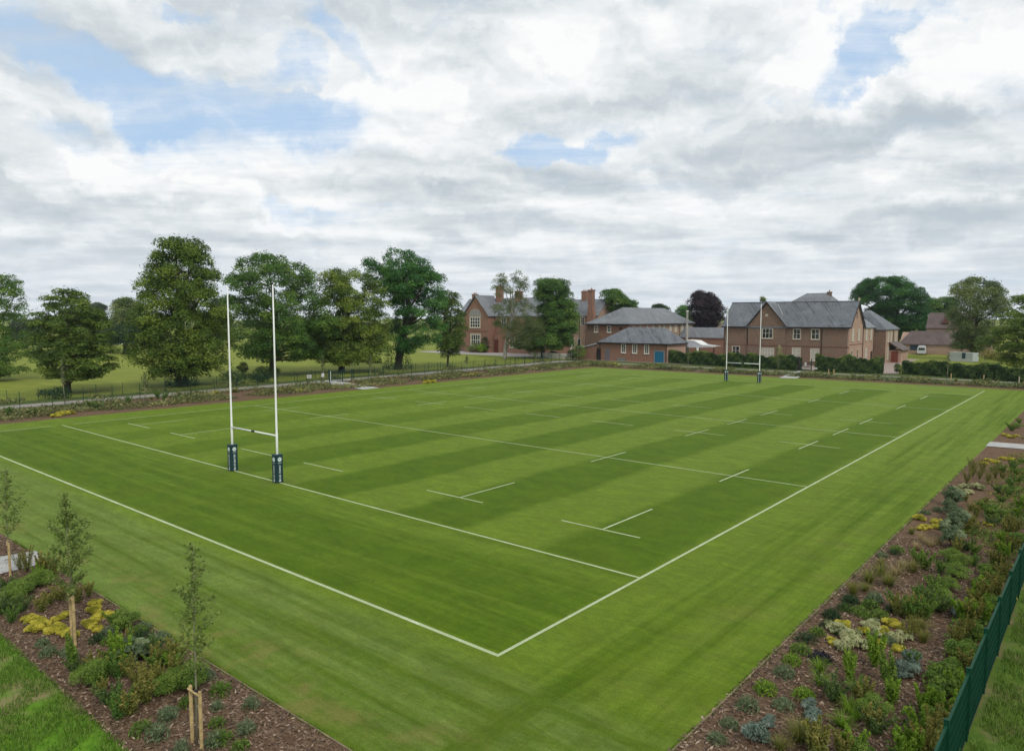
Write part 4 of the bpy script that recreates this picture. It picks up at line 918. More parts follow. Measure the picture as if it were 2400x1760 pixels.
tree('broadleaf_tree', 'large spreading dark green tree rising behind the right end of the school', [(652,2048,2096),(660,2030,2118),(672,2010,2135),(684,2003,2162),(700,1996,2168),(720,2020,2170),(742,2040,2178),(768,2075,2172),(790,2090,2160)], (2100, 800), 262, mat=F_fresh, nb=280, seed=17, leaf=.52, per=30, tb=(0,.8), br=(1.4,2.8), gaps=.7, trunk_r=.9)
for i, (a, b_, tp) in enumerate(((2160, 2206, 702), (2196, 2245, 698))):
    tree('broadleaf_tree', ['mid-green round tree top just right of the large spreading tree', 'mid-green tree top above the brown-roofed brick house'][i], [(tp, a+12, b_-12), (tp+14, a, b_), (tp+40, a, b_), (tp+80, a+4, b_-4)], ((a+b_)/2, 790), 300, mat=F_green, nb=80, seed=18+i, leaf=.55, per=24, br=(1.4, 2.6), limbs=3)
tree('willow_tree', 'tall feathery olive tree with an open top behind the right hedge', [(652,2262,2300),(662,2240,2325),(676,2234,2345),(696,2228,2362),(718,2220,2366),(750,2222,2352),(785,2222,2338),(808,2232,2326),(824,2250,2312)], (2284, 846), 190, mat=F_dull, nb=260, seed=20, leaf=.40, per=34, tb=(.1,.9), br=(1.0,2.0), gaps=.9, trunk_r=.6, droop=1.2)
tree('broadleaf_tree', 'bright green tree cut by the right edge of the picture, behind the far corner', [(685,2405,2520),(702,2382,2540),(722,2368,2560),(750,2345,2570),(780,2328,2580),(805,2312,2580),(830,2335,2570),(852,2362,2560),(866,2385,2520)], (2450, 885), mat=F_olive, nb=280, seed=21, leaf=.36, tb=(.1,.9), br=(.9,1.8), flat=.5, trunk_r=.5)
tree('garden_shrub', 'brownish green shrub under the feathery olive tree on the right', [(822,2318,2345),(832,2302,2362),(845,2300,2366)], (2335, 850), 175, mat=F_mix, bark=None, nb=30, seed=22, leaf=.3, per=40, br=(.7,1.2), cat='shrub')
# trees and bushes beyond the park on the left
for i, (lab, pr, base, ds, mt) in enumerate((
    ('rounded grey-green bush at the field edge right of the layered tree', [(758,245,262),(775,236,274),(795,236,277),(808,244,272)], (256, 814), 225, F_far),
    ('tall mixed tree at the field edge between the layered tree and the tallest tree', [(700,282,305),(715,268,330),(740,264,345),(765,266,345),(790,270,340)], (298, 812), 240, F_dull),
    ('dark bush low beside the tallest tree at the field edge', [(765,268,300),(785,262,325),(802,268,322)], (292, 813), 220, F_dark),
    ('dim green tree far behind the rugby posts, left one', [(702,495,525),(720,490,540),(760,490,545),(795,495,540)], (515, 812), 270, F_far),
    ('hazy tree showing between the leftmost tree and the layered tree', [(752,35,80),(765,30,95),(795,30,100)], (62, 815), 260, F_far),
    ('hazy tree behind the top of the layered tree, on its right side', [(712,205,232),(722,195,245),(748,190,255),(790,200,250)], (222, 812), 290, F_far))):
    tree('field_edge_tree', lab, pr, base, ds, mat=mt, nb=90, seed=30+i, leaf=.55, per=24, br=(1.4, 2.6), limbs=3, group=None)
def treeline(name, label, pts, h, depth, mat, seed, leaf=1.0, step=3.2):
    rg = np.random.default_rng(seed); cs, rs, ts = [], [], []
    for (xa, ya), (xb, yb) in zip(pts[:-1], pts[1:]):
        Ld = math.hypot(xb-xa, yb-ya); n = int(Ld/step)
        for i in range(n):
            f = i/n; hh = h*(.72+.28*math.sin(i*.37+seed)+.22*math.sin(i*.13))
            for k in range(3):
                cs.append(np.array([xa+(xb-xa)*f+rg.normal(0, 2), ya+(yb-ya)*f+rg.normal(0, depth), max(1.5, hh*(.25+.33*k)+rg.normal(0, .6))])); rs.append(rg.uniform(2.2, 3.8)); ts.append(rg.random())
    P, N, T = boughs(cs, rs, ts, 4.5, leaf, rg, .9); P[:, 2] = np.maximum(P[:, 2], .2)
    V, F = leaf_arrays(P, N, leaf*rg.uniform(.6, 1.3, len(P)), rg)
    tag(np_mesh(name, V, F, mat, None, T), label, 'woodland', None, 'stuff')
treeline('distant_woodland', 'hazy far-off wood along the horizon on the left', [(-700, -60), (-640, 120), (-560, 330), (-430, 470)], 13, 5, F_far, 1, 1.5, 4)
treeline('distant_woodland', 'far-off wood along the horizon behind the school buildings', [(-430, 470), (-240, 420), (-60, 400), (60, 390), (200, 380)], 13, 5, F_far, 2, 1.3, 4)
treeline('field_hedgerow', 'dark hedgerow closing the park grass behind the left trees', [(-300, 0), (-284, 60), (-276, 110), (-262, 175), (-230, 215), (-190, 235)], 3.2, 1.0, F_dark, 3, .6, 2.2)

# ------------------------------------------------------------------ hedges
def hedge(label, pts, h, wd_, seed, mat=F_hedge, name='hedge', leaf=.27, dens=150):
    rg = np.random.default_rng(seed); Ps, Ns, Ts = [], [], []
    for (xa, ya), (xb, yb) in zip(pts[:-1], pts[1:]):
        Ld = math.hypot(xb-xa, yb-ya); u = np.array([(xb-xa)/Ld, (yb-ya)/Ld, 0]); v = np.array([u[1], -u[0], 0])
        n = int(Ld*(h*1.6+wd_)*dens); s = rg.random(n)*Ld; hh = h*(1+.12*np.sin(s*.8+seed)+.05*np.sin(s*2.7)+.04*np.sin(s*6))
        side = rg.random(n); top = side < .38; z = np.where(top, hh*(1-rg.random(n)**2*.15), rg.random(n)**.8*hh)
        w = np.where(top, rg.uniform(-1, 1, n)*wd_/2, np.where(side < .69, 1, -1)*wd_/2*(1-.25*(z/hh)**3))
        lump = .22*np.sin(s*1.7+z*2)+.15*np.sin(s*4.1-z*3.3)
        P = np.array([xa, ya, 0]) + np.outer(s, u) + np.outer(w*(1+lump*.5)+rg.normal(0, .08, n), v); P[:, 2] = z + lump*.25*top + rg.normal(0, .05, n)
        N = np.outer(np.where(top, 0, np.sign(w)), v); N[:, 2] += np.where(top, 1, .35)
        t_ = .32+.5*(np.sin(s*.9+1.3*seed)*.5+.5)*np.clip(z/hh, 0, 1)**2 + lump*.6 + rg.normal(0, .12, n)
        Ps.append(P); Ns.append(N); Ts.append(np.clip(t_, 0, 1))
    P = np.concatenate(Ps); N = np.concatenate(Ns); T = np.concatenate(Ts); P[:, 2] = np.maximum(P[:, 2], .03)
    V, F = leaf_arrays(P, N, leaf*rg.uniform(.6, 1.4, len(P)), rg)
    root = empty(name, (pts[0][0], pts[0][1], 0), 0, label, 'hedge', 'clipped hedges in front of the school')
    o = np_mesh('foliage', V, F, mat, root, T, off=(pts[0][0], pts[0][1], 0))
    core = MB()
    for (xa, ya), (xb, yb) in zip(pts[:-1], pts[1:]):
        Ld = math.hypot(xb-xa, yb-ya); n = max(2, int(Ld/1.2))
        for i in range(n): f = (i+.5)/n; core.tube([(xa+(xb-xa)*f, ya+(yb-ya)*f, 0), (xa+(xb-xa)*f+.1, ya+(yb-ya)*f, h*.8)], [.06, .03], 5)
    core.build('stems', M_bark, root, off=(pts[0][0], pts[0][1], 0))
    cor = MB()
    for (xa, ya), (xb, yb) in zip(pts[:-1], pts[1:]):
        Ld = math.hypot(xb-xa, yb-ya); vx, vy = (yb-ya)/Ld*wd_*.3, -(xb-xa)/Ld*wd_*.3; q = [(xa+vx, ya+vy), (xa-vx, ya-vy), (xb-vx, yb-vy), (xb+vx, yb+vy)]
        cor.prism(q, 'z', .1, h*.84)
    cor.build('dark_core', plain('core_shade', (.018, .026, .012), .95, .3, 4), root, off=(pts[0][0], pts[0][1], 0))  # added opaque core, the hedge's inner shade is its dark colour
hedge('dark clipped hedge between the blue door and the school gate', [(-69.0, 134.0), (-60, 132.2), (-48, 130.6), (-36.2, 129.8)], 2.75, 1.6, 1)
hedge('dark clipped hedge just right of the school gate, in front of the school end', [(-33.0, 129.4), (-27, 130), (-20.4, 131)], 3.1, 1.9, 2)
hedge('long dark hedge at the far right corner, in front of the caravan lawn', [(-17.2, 133.0), (-8, 130.5), (-1, 127.3), (9, 125)], 2.5, 1.8, 3)
def round_bush(label, x, y, rx, h, mat, seed, leaf=.22, n=40, name='shrub', group=None):
    rg = np.random.default_rng(seed); d_ = sph(n, rg); cs = [np.array([q[0]*rx*.72, q[1]*rx*.72, max(.25, h*.5+q[2]*h*.36)]) for q in d_]
    P, N, T = boughs(cs, [rx*.42]*n, list(rg.random(n)), 260/(rx*rx*.1764)/n*6, leaf, rg, .9); P[:, 2] = np.maximum(P[:, 2], .05)
    V, F = leaf_arrays(P, N, leaf*rg.uniform(.6, 1.3, len(P)), rg)
    root = empty(name, (x, y, 0), 0, label, 'shrub', group); np_mesh('foliage', V, F, mat, root, T)
    st = MB()
    for k in range(5): a = k*1.3; st.tube([(0, 0, 0), (math.cos(a)*rx*.4, math.sin(a)*rx*.4, h*.6)], [.05, .02], 5)
    st.build('stems', M_bark, root)
round_bush('clipped egg-shaped green bush at the end of the drive, left of the low brick block', -93.6, 130.2, 2.1, 4.0, F_plant, 1, .24, 60, 'clipped_bush')
round_bush('dark green bush beside the egg-shaped one, on its left', -96.0, 130.6, 1.6, 2.6, F_dark, 2, .24, 40)
round_bush('lime-green rounded bush below the hall gable window', -138.8, 141.5, 1.9, 2.7, F_lime, 3, .3, 40)
round_bush('dull green bush below the hall gable window, left of the lime one', -142.6, 141.3, 2.2, 2.9, F_dull, 4, .3, 40)
round_bush('dark shrub climbing by the hall porch door', -138.6, 143.0, 1.6, 5.4, F_dark, 5, .3, 50)
round_bush('tawny bush left of the dense tree trunk near the drive', -111.5, 133.5, 2.3, 3.4, F_mix, 6, .3, 40)
round_bush('small lollipop bush in the gap right of the second hedge', -17.6, 131.5, 1.0, 2.4, F_dull, 7, .2, 24)
round_bush('low dark shrubs round the foot of the bare-trunk tree', -108.0, 47.5, 2.4, 1.7, F_dark, 8, .24, 30)
round_bush('dark shrub right of the tallest tree base', -99.8, 36.5, 2.6, 1.6, F_dark, 9, .24, 30)
round_bush('dark shrub left of the path gate under the yellow-olive tree', -98.5, 40.8, 2.2, 1.5, F_dark, 10, .24, 26)
round_bush('small conical young bush in the park grass behind the near rugby posts', -116.0, 47.0, 1.1, 2.6, F_dull, 11, .22, 26)
round_bush('dark shrub against the low hedgerow left of the layered tree', -97.6, 8.5, 2.0, 1.2, F_dark, 12, .22, 26)

# ------------------------------------------------------------------ small plants
def proto(name, parts):
    root = empty(name, (0, 0, -50))
    for nm, V, F, mat, T in parts: np_mesh(nm, V, F, mat, root, T)
    return root
def blade_arrays(n, rg, length, spread, width, droop=.6, base=.08, seg=3, upright=1.0):
    V, F, T = [], [], []
    for i in range(n):
        a = rg.uniform(0, 2*math.pi); l = length*rg.uniform(.6, 1.1); s = spread*rg.uniform(.25, 1); b = rg.uniform(0, base)
        ax = np.array([math.cos(a), math.sin(a), 0]); px = np.array([-ax[1], ax[0], 0]); w0 = width*rg.uniform(.7, 1.2)
        i0 = len(V)
        for k in range(seg+1):
            f = k/seg; r = b + s*l*(f+.35*f*f); z = l*upright*(f - droop*s*f*f*f); w = w0*(1-f*.85)/2
            c = ax*r + np.array([0, 0, max(z, .01)]); V += [c-px*w, c+px*w]
        tt = rg.random()
        for k in range(seg): F.append((i0+2*k, i0+2*k+1, i0+2*k+3, i0+2*k+2)); T.append(np.clip(tt*.6+.4*k/seg, 0, 1))
    return np.array(V), np.array(F), np.array(T)
def dome_plant(name, r, h, mat, seed, n=420, leaf=.10, asp=.28):
    rg = np.random.default_rng(seed); d_ = sph(n, rg); d_[:, 2] = abs(d_[:, 2])
    lump = 1+.14*np.sin(d_[:, :1]*7+seed)*np.cos(d_[:, 1:2]*6)
    P = d_*lump*rg.uniform(.72, 1.05, (n, 1))*np.array([r, r, h]); P[:, 2] = np.maximum(P[:, 2], .02)
    V, F = leaf_arrays(P, d_, leaf*rg.uniform(.6, 1.4, n), rg, asp, .9)
    T = np.clip(.25+.45*d_[:, 2]*0+rg.normal(.2, .22, n), 0, 1)
    Vs, Fs, Ts = blade_arrays(60, rg, h*1.05, .75, .02, .3)
    return proto(name, [('foliage', V, F, mat, T), ('shoots', Vs, Fs, mat, Ts)])
def bushy_plant(name, r, h, mat, seed, clumps=9, leaf=.11, per=130, asp=.5):
    leaf *= .72; per *= 1.9
    rg = np.random.default_rng(seed); cs, rs, ts = [], [], []
    for k in range(clumps):
        a = rg.uniform(0, 6.28); q = math.sqrt(rg.random())*r*.7
        z = h*rg.uniform(.25, .82)*(1-.4*q/r); cs.append(np.array([math.cos(a)*q, math.sin(a)*q, z])); rs.append(r*rg.uniform(.28, .46)); ts.append(rg.uniform(.15, .85))
    P, N, T = boughs(cs, rs, ts, per/(r*r*.14), leaf, rg, .8, .6); P[:, 2] = np.maximum(P[:, 2], .02)
    V, F = leaf_arrays(P, N, leaf*rg.uniform(.6, 1.4, len(P)), rg, asp)
    st = MB()
    for c in cs: st.tube([(c[0]*.15, c[1]*.15, 0), tuple(c)], [.014, .007], 4, False)
    root = proto(name, [('foliage', V, F, mat, T)]); st.build('stems', M_bark, root); return root
def grass_plant(name, h, spread, mat, seed, n=150, width=.022, droop=.75):
    rg = np.random.default_rng(seed); V, F, T = blade_arrays(n, rg, h, spread, width, droop, .1, 4)
    V2, F2, T2 = blade_arrays(n//3, rg, h*.45, 1.1, width, .5, .08, 2)
    return proto(name, [('blades', V, F, mat, T), ('basal_leaves', V2, F2, mat, T2)])
def feathery_plant(name, h, mat, seed, stems=8, leaf=.09, lean=.28):
    leaf *= .85
    rg = np.random.default_rng(seed); Ps, Ns, Ts = [], [], []; st = MB()
    for k in range(stems):
        a = rg.uniform(0, 6.28); l = h*rg.uniform(.6, 1.05); s = lean*rg.uniform(.3, 1.3); tip = np.array([math.cos(a)*s*l, math.sin(a)*s*l, l]); st.tube([(0, 0, 0), tuple(tip*.95)], [.013, .005], 4, False)
        n = int(210*l); f = rg.uniform(.12, 1, n)**.8; w = .17*(1.15-f)
        off = rg.normal(0, 1, (n, 3)); off /= np.linalg.norm(off, axis=1, keepdims=True)
        Ps.append(np.outer(f, tip) + off*w[:, None]*rg.random((n, 1))**.5); Ns.append(off+np.array([0, 0, .5])); Ts.append(np.clip(.2+.6*f*rg.random(n)+rg.normal(0, .1, n)+.15, 0, 1))
    P = np.concatenate(Ps); P[:, 2] = np.maximum(P[:, 2], .02)
    V, F = leaf_arrays(P, np.concatenate(Ns), leaf*rg.uniform(.6, 1.5, len(P)), rg, .4, .6)
    root = proto(name, [('foliage', V, F, mat, np.concatenate(Ts))]); st.build('stems', M_bark, root); return root
KIND = {
 'dd': ([dome_plant('dome_shrub', .40, .36, F_dark, 1), dome_plant('dome_shrub', .36, .33, F_plant, 2)], 'dark green dome-shaped plant', (.85, 1.25)),
 'bd': ([dome_plant('dome_shrub', .36, .30, F_lime, 3)], 'bright green dome-shaped plant', (.8, 1.1)),
 'pu': ([dome_plant('purple_plant', .30, .28, F_purple, 4, 300, .11, .5)], 'dark purple leafy plant', (.9, 1.1)),
 'lv': ([dome_plant('lavender', .36, .36, F_grey, 5, 420, .13, .2), dome_plant('lavender', .38, .32, F_grey, 6, 420, .13, .2)], 'grey-green lavender tuft', (.85, 1.2)),
 'bl': ([bushy_plant('blue_grey_shrub', .40, .45, F_blue, 7, 8, .10, 120)], 'blue-grey leafy shrub', (.8, 1.2)),
 'gt': ([grass_plant('grass_tuft', .55, .7, F_lime, 8, 130)], 'bright green arching grass tuft', (.8, 1.25)),
 'st': ([grass_plant('straw_grass_clump', .75, .55, F_straw, 9, 120, .018), grass_plant('straw_grass_clump', .6, .75, F_straw, 10, 110, .018)], 'straw-coloured ornamental grass', (.8, 1.3)),
 'og': ([grass_plant('olive_grass_clump', .62, .6, F_mix, 11, 150), grass_plant('olive_grass_clump', .55, .8, F_mix, 12, 150)], 'olive-green ornamental grass', (.8, 1.3)),
 'ye': ([bushy_plant('yellow_shrub', .48, .34, F_yellow, 13, 14, .08, 120), bushy_plant('yellow_shrub', .42, .30, F_yellow, 14, 12, .08, 120)], 'low bright yellow shrub', (.8, 1.2)),
 'va': ([bushy_plant('variegated_shrub', .48, .40, F_var, 15, 10, .14, 80, .4)], 'cream and green variegated shrub', (.85, 1.2)),
 'up': ([feathery_plant('upright_shrub', .95, F_plant, 16, 9), feathery_plant('upright_shrub', .85, F_lime, 17, 9)], 'upright feathery green shrub', (.85, 1.25)),
 'lf': ([feathery_plant('leafy_shrub', .85, F_lime, 18, 10, .12, .5), bushy_plant('leafy_shrub', .55, .75, F_plant, 19, 12, .13, 120), feathery_plant('leafy_shrub', .95, F_mix, 20, 10, .12, .45)], 'young leafy yellow-green shrub', (.85, 1.3)),
 'sh': ([feathery_plant('green_shrub', .80, F_plant, 21, 16, .085, .62), bushy_plant('green_shrub', .62, .75, F_plant, 22, 18, .09, 130, .35), feathery_plant('green_shrub', .85, F_green, 23, 16, .08, .55), feathery_plant('green_shrub', .7, F_hedge, 28, 18, .08, .7)], 'bushy mid-green shrub', (.8, 1.3)),
 'br': ([feathery_plant('bronze_shrub', .85, F_mix, 24, 16, .075, .6), feathery_plant('bronze_shrub', .9, F_mix, 25, 12, .08, .4)], 'olive and bronze tinted shrub', (.85, 1.3)),
 'tg': ([bushy_plant('tall_grey_shrub', .50, 1.25, F_grey, 26, 16, .13, 100)], 'tall grey-green leafy shrub', (.9, 1.2)),
 'sg': ([dome_plant('small_green_tuft', .28, .28, F_plant, 29, 260, .10, .25), dome_plant('small_green_tuft', .26, .34, F_grey, 30, 260, .10, .2)], 'small mid-green tuft', (.8, 1.3)),
 'wi': ([feathery_plant('wiry_shrub', 1.0, F_mix, 27, 12, .05, .45)], 'thin wiry brown-stemmed shrub', (.8, 1.2)),
}
PLANTS = []   # (kind, x, y, scale, area)
def zone(area, conv, rows):
    for k, pts in rows.items():
        for p in pts:
            q = conv(*p); z = {'lf': .35, 'sh': .3, 'up': .35, 'tg': .5, 'br': .3}.get(k, .12)
            w = G(q[0], q[1], z); PLANTS.append((k, w[0], w[1], None, area))
near_r = lambda x, y: (1560+x*.3728, 1400+y*.3728)
zone('the right-hand bed', near_r, {
 'dd': [(1165,15),(1130,60),(1285,45),(1045,110),(955,212),(885,255),(850,325),(1010,165),(1095,210),(1260,110),(1345,105),(1420,70)],
 'bd': [(795,390),(625,570),(870,605)], 'pu': [(975,375)], 'lv': [(750,470),(520,670),(740,665),(405,785),(325,875),(1320,15),(1400,265)],
 'bl': [(655,785),(585,890),(915,680),(935,750),(1530,420),(1840,100),(1490,470)], 'gt': [(965,440),(980,530),(1150,690),(1190,740),(1110,790)],
 'ye': [(1110,165),(1050,270),(1250,205),(1420,160),(1375,215),(1330,280),(1465,315)], 'va': [(1070,190),(1160,235),(1290,165),(1210,290),(1330,220),(1140,300),(1480,250)],
 'up': [(1150,400),(1160,470),(1310,370),(1380,460),(1430,540),(1420,600)], 'og': [(1540,120),(1590,190),(1530,60),(1620,260),(840,880),(720,930)],
 'sh': [(1540,380),(1060,590),(1210,560),(1650,60),(1720,40),(1620,90),(1310,680),(1330,790)], 'br': [(1560,180),(1500,210),(1240,620),(1560,60)],
 'lf': [(1300,770),(1170,880),(1110,920),(950,870),(960,930),(1240,920),(1560,900),(1620,800),(1690,720),(1620,650),(1750,560),(1730,470),(1800,400),(1850,320),(1830,240),(1900,200),(1940,110),(1980,30),(1500,950),(1700,850),(1790,700),(1770,790),(1640,930),(1850,560),(1820,480),(1890,400),(1920,300),(1960,200),(2010,110),(1700,640),(1760,900)]})
far_r = lambda x, y: (1850+x*.3329, 900+y*.3329)
zone('the right-hand bed', far_r, {
 'dd': [(435,1520),(400,1570),(300,1620),(570,1555),(740,1180),(760,1160),(500,1600)], 'lv': [(600,1505),(1040,880),(960,900),(650,1200)],
 'og': [(650,1265),(560,1380),(870,1310),(450,1460),(700,1400),(860,1040),(800,1290),(530,1440),(640,1330),(1290,960),(1240,930)],
 'ye': [(905,940),(960,1000),(1040,965),(1080,1010),(930,1010),(1040,1000),(1400,530),(1450,545),(1500,520),(1370,555),(1560,530),(1520,355),(1560,370),(1600,360),(1400,980),(1850,1560)],
 'va': [(1160,735),(1230,720),(1250,760),(1330,730)], 'tg': [(1150,800),(1130,860),(1170,900),(1190,960),(1140,1020),(1150,1080)],
 'st': [(960,1110),(1000,1130),(900,1150),(930,1090),(1050,1120),(830,1300),(760,1330)],
 'sh': [(900,1220),(950,1260),(1010,1380),(950,1460),(900,1480),(1130,1200),(1250,1130),(1300,1160),(1180,1320),(1120,1400),(1050,1450),(1060,1290),(1200,1230),(1300,1240),(1350,850),(1450,900),(1500,800),(1540,760),(1400,900),(1430,960),(1600,680),(1550,700),(1480,740),(1620,260),(1600,290),(1570,310),(1630,540),(1570,590),(1600,620),(1500,600),(1450,590),(850,1600),(930,1560),(750,1530),(1010,1540),(1080,1520)],
 'br': [(1280,860),(1320,900),(1250,1000),(1300,1010),(780,1580),(870,1560),(1240,790),(1500,640),(1380,820),(1180,1150)],
 'wi': [(1290,640),(1340,660),(1290,600),(1250,690),(1400,690),(1450,660),(1360,620)],
 'lf': [(1540,1030),(1560,960),(1600,1000),(1500,1080),(1600,900),(1620,850),(1480,1150),(1530,1170),(1440,1220),(1500,1230),(1400,1300),(1470,1310),(1350,1380),(1420,1390),(1330,1450),(1380,1480),(1290,1530),(1340,1580),(1240,1610),(1300,1630),(1420,1540),(1520,1300),(1600,1080),(1570,1130),(1460,1450)]})
near_l = lambda x, y: (x*.4237, 1060+y*.4237)
zone('the near left bed', near_l, {
 'ye': [(165,915),(210,930),(230,960),(180,970),(320,910),(370,890),(300,970),(350,985),(390,1000),(520,870),(560,900),(600,885),(500,940),(530,970),(525,830)],
 'sh': [(40,720),(100,770),(160,740),(60,800),(120,840),(60,900),(20,850),(200,700),(250,690),(640,920),(690,930),(540,1190),(500,1230),(620,1120),(700,1100),(650,1200),(600,1340),(650,1420),(860,1150),(900,1280),(950,1230),(1000,1180),(1040,1250),(840,1080),(420,1170)],
 'br': [(230,840),(270,800),(330,780),(520,1160),(570,1200),(690,1060),(720,1130),(760,1240),(800,1330),(720,1390),(860,1130),(960,1190),(1060,1240),(560,1290),(490,760),(430,790)],
 'lv': [(235,1050),(270,1100),(610,990),(880,1020),(1140,1230),(1100,1200),(930,1430),(370,1100),(790,960)], 'dd': [(770,980),(540,1030),(600,1040),(780,1020)], 
 'sg': [(780,1525),(870,1560),(1220,1310),(1200,1400),(1200,1490),(1360,1530),(1230,1580),(1330,1620),(1000,1640),(1390,1390),(930,1460),(1030,1380),(1180,1600),(400,1130)],
 'lf': [(880,1120),(940,1140),(820,1040),(870,1230),(240,640),(200,660),(300,640),(700,1180),(820,1260),(980,1120)], 'up': [(410,1160),(640,1080),(690,1130),(540,1250)], 'tg': [(730,1090)], 'wi': [(110,640),(150,650)]})
# distant, individually visible plants in the left and far beds
zone('the left touchline bed', lambda x, y: (x, y), {'ye': [(140,972),(152,970),(165,968),(130,975),(640,918),(655,916),(672,915),(690,914),(700,917),(505,920),(495,924),(1090,880),(1105,879),(1115,877),(1014,895),(1000,897)],
 'sh': [(70,966),(82,968),(215,950),(225,954),(370,930),(385,932),(20,970),(300,940)], 'st': [(900,890),(915,890),(930,890),(880,894),(1190,862)], 'og': [(355,935),(420,925),(460,925),(550,918),(1010,890)]})
zone('the far bed', lambda x, y: (x, y), {'ye': [(1405,855),(1415,856),(1425,855),(1437,856),(1447,857),(1412,852),(1430,852),(1442,852)], 'sh': [(1545,858),(1560,860),(1590,862),(2000,880),(1700,870)], 'og': [(1500,860),(1640,865),(1950,876),(2060,884),(2150,889),(2240,892)]})
ORD = ['', 'first', 'second', 'third', 'fourth', 'fifth', 'sixth', 'seventh', 'eighth', 'ninth', 'tenth', 'eleventh', 'twelfth', 'thirteenth', 'fourteenth', 'fifteenth', 'sixteenth', 'seventeenth', 'eighteenth', 'nineteenth', 'twentieth']
def ordinal(n):
    if n <= 20: return ORD[n]
    tens = {2: 'twenty', 3: 'thirty', 4: 'forty', 5: 'fifty', 6: 'sixty', 7: 'seventy', 8: 'eighty'}
    return tens[n//10] + '-' + ORD[n % 10] if n % 10 else tens[n//10][:-1] + 'ieth'
prng = random.Random(5)
used = set(); groups = {}
for pl in PLANTS:
    k, x, y, s, area = pl
    if area == 'the right-hand bed': x = min(max(x, 7.35), 12.45)
    elif area == 'the near left bed': y = min(max(y, -19.35), -16.15)
    groups.setdefault((area, k), []).append((x, y))
for (area, k), pts in groups.items():
    protos, lab, (s0, s1) = KIND[k]
    pts.sort(key=lambda p: (p[0]-CAM[0])**2+(p[1]-CAM[1])**2)
    for i, (x, y) in enumerate(pts):
        pr = protos[prng.randrange(len(protos))]; s = prng.uniform(s0, s1)*(.8 if k in ('sh', 'lf', 'br', 'dd', 'lv') else .74 if k == 'ye' and area in ('the near left bed', 'the right-hand bed') else .9 if k == 'va' else 1)*(1.35 if area in ('the left touchline bed', 'the far bed') else 1)
        if len(pts) == 1: txt = f'{lab}, the only one in {area}'
        elif i == 0: txt = f'{lab} in {area}, nearest of its kind'
        elif i == len(pts)-1: txt = f'{lab} in {area}, farthest of its kind'
        else: txt = f'{lab}, {ordinal(i+1)} nearest the camera in {area}'
        sv = (s*prng.uniform(.9, 1.12), s*prng.uniform(.9, 1.12), s*prng.uniform(.9, 1.15))
        o = dup(pr, (x, y, .0), prng.uniform(0, 6.28), sv, txt, f'planting in {area}', 'plant')
for protos, _, _ in KIND.values():
    for p in protos:
        for ch in list(p.children): bpy.data.objects.remove(ch)
        bpy.data.objects.remove(p)

# ground cover that nobody could count, in the far parts of the beds
def cover(name, label, x0, x1, y0, y1, n, mat, seed, leaf=.22, hmax=.5, thresh=.0, noise=.35):
    rg = np.random.default_rng(seed); x = rg.uniform(x0, x1, n); y = rg.uniform(y0, y1, n)
    f = np.sin(x*noise*2+seed)+np.sin(y*noise*1.7+1.3*seed)+np.sin((x+y)*noise*1.1)+.6*np.sin((x-y)*noise*3.1)
    keep = f > thresh; x, y, f = x[keep], y[keep], f[keep]; n = len(x)
    P = np.stack([x, y, rg.random(n)*hmax*np.clip(.35+f*.35, .2, 1)+.03], 1); N = rg.normal(0, .5, (n, 3)); N[:, 2] = 1
    V, F = leaf_arrays(P, N, leaf*rg.uniform(.6, 1.5, n), rg, .55, .7)
    return tag(np_mesh(name, V, F, mat, None, np.clip(.5+.25*np.sin(f*3)+rg.normal(0, .2, n), 0, 1)), label, 'ground cover', None, 'stuff')
cover('ground_cover', 'mixed low planting along the back of the bed beside the left touchline', -87.6, -77.0, -12, 119, 42000, F_gcov, 1, .28, .85, -.6)
cover('ground_cover', 'dark low shrubs scattered in the bed beside the left touchline', -87.6, -76, -12, 119, 14000, F_hedge, 2, .24, .75, 1.0)
cover('ground_cover', 'mixed low planting along the back of the far bed before the school', -88, 6.5, 111.4, 119.3, 32000, F_gcov, 3, .28, 1.0, -.6)
cover('ground_cover', 'dark low shrubs scattered in the far bed before the school', -88, 6.5, 111.5, 119.3, 9000, F_hedge, 4, .24, .75, 1.0)
cover('ground_cover', 'grey-green low planting in the far bed before the school', -60, 6.5, 112, 119.3, 9000, F_grey, 7, .24, .6, .6)
cover('ground_cover', 'mixed planting continuing along the right-hand bed beyond the paving', 8.2, 12.7, 53, 120, 9000, F_gcov, 5, .2, .6, -.3)
cover('ground_cover', 'mixed green planting in the middle of the right-hand bed', 9.6, 12.6, 13, 47, 12000, F_plant, 6, .12, .45, .0, .9)
cover('ground_cover', 'bronze-tinted low planting in the middle of the right-hand bed', 8.8, 12.6, 16, 47, 8000, F_mix, 8, .12, .4, .4, .9)
cover('ground_cover', 'thin scatter of small green seedlings along the fence side of the right-hand bed', 11.2, 12.6, -11, 12, 3800, F_plant, 9, .13, .3, .1, 1.3)
cover('rough_verge', 'long rough grass and weeds along the park side of the left fence', -99, -95.2, -12, 124, 12000, F_gcov, 10, .3, .5, .3)
# bark chips
def chips(label, x0, x1, y0, y1, n, seed):
    rg = np.random.default_rng(seed); P = np.stack([rg.uniform(x0, x1, n), rg.uniform(y0, y1, n), rg.uniform(.01, .05, n)], 1)
    N = rg.normal(0, .35, (n, 3)); N[:, 2] = 1; V, F = leaf_arrays(P, N, .15*rg.uniform(.4, 1.3, n)**1.3, rg, .3, .1)
    tag(np_mesh('bark_chips', V, F, foliage('bark_chip', (.05, .03, .02), (.19, .125, .082), (.50, .38, .28), 0), None, rg.beta(1.3, 2.2, n)), label, 'bark mulch', None, 'stuff')
chips('loose bark chips on the near part of the right-hand bed', 6.9, 12.75, -11.5, 14, 26000, 1)
chips('loose bark chips on the near left bed', -30, 6, -19.7, -15.95, 24000, 2)
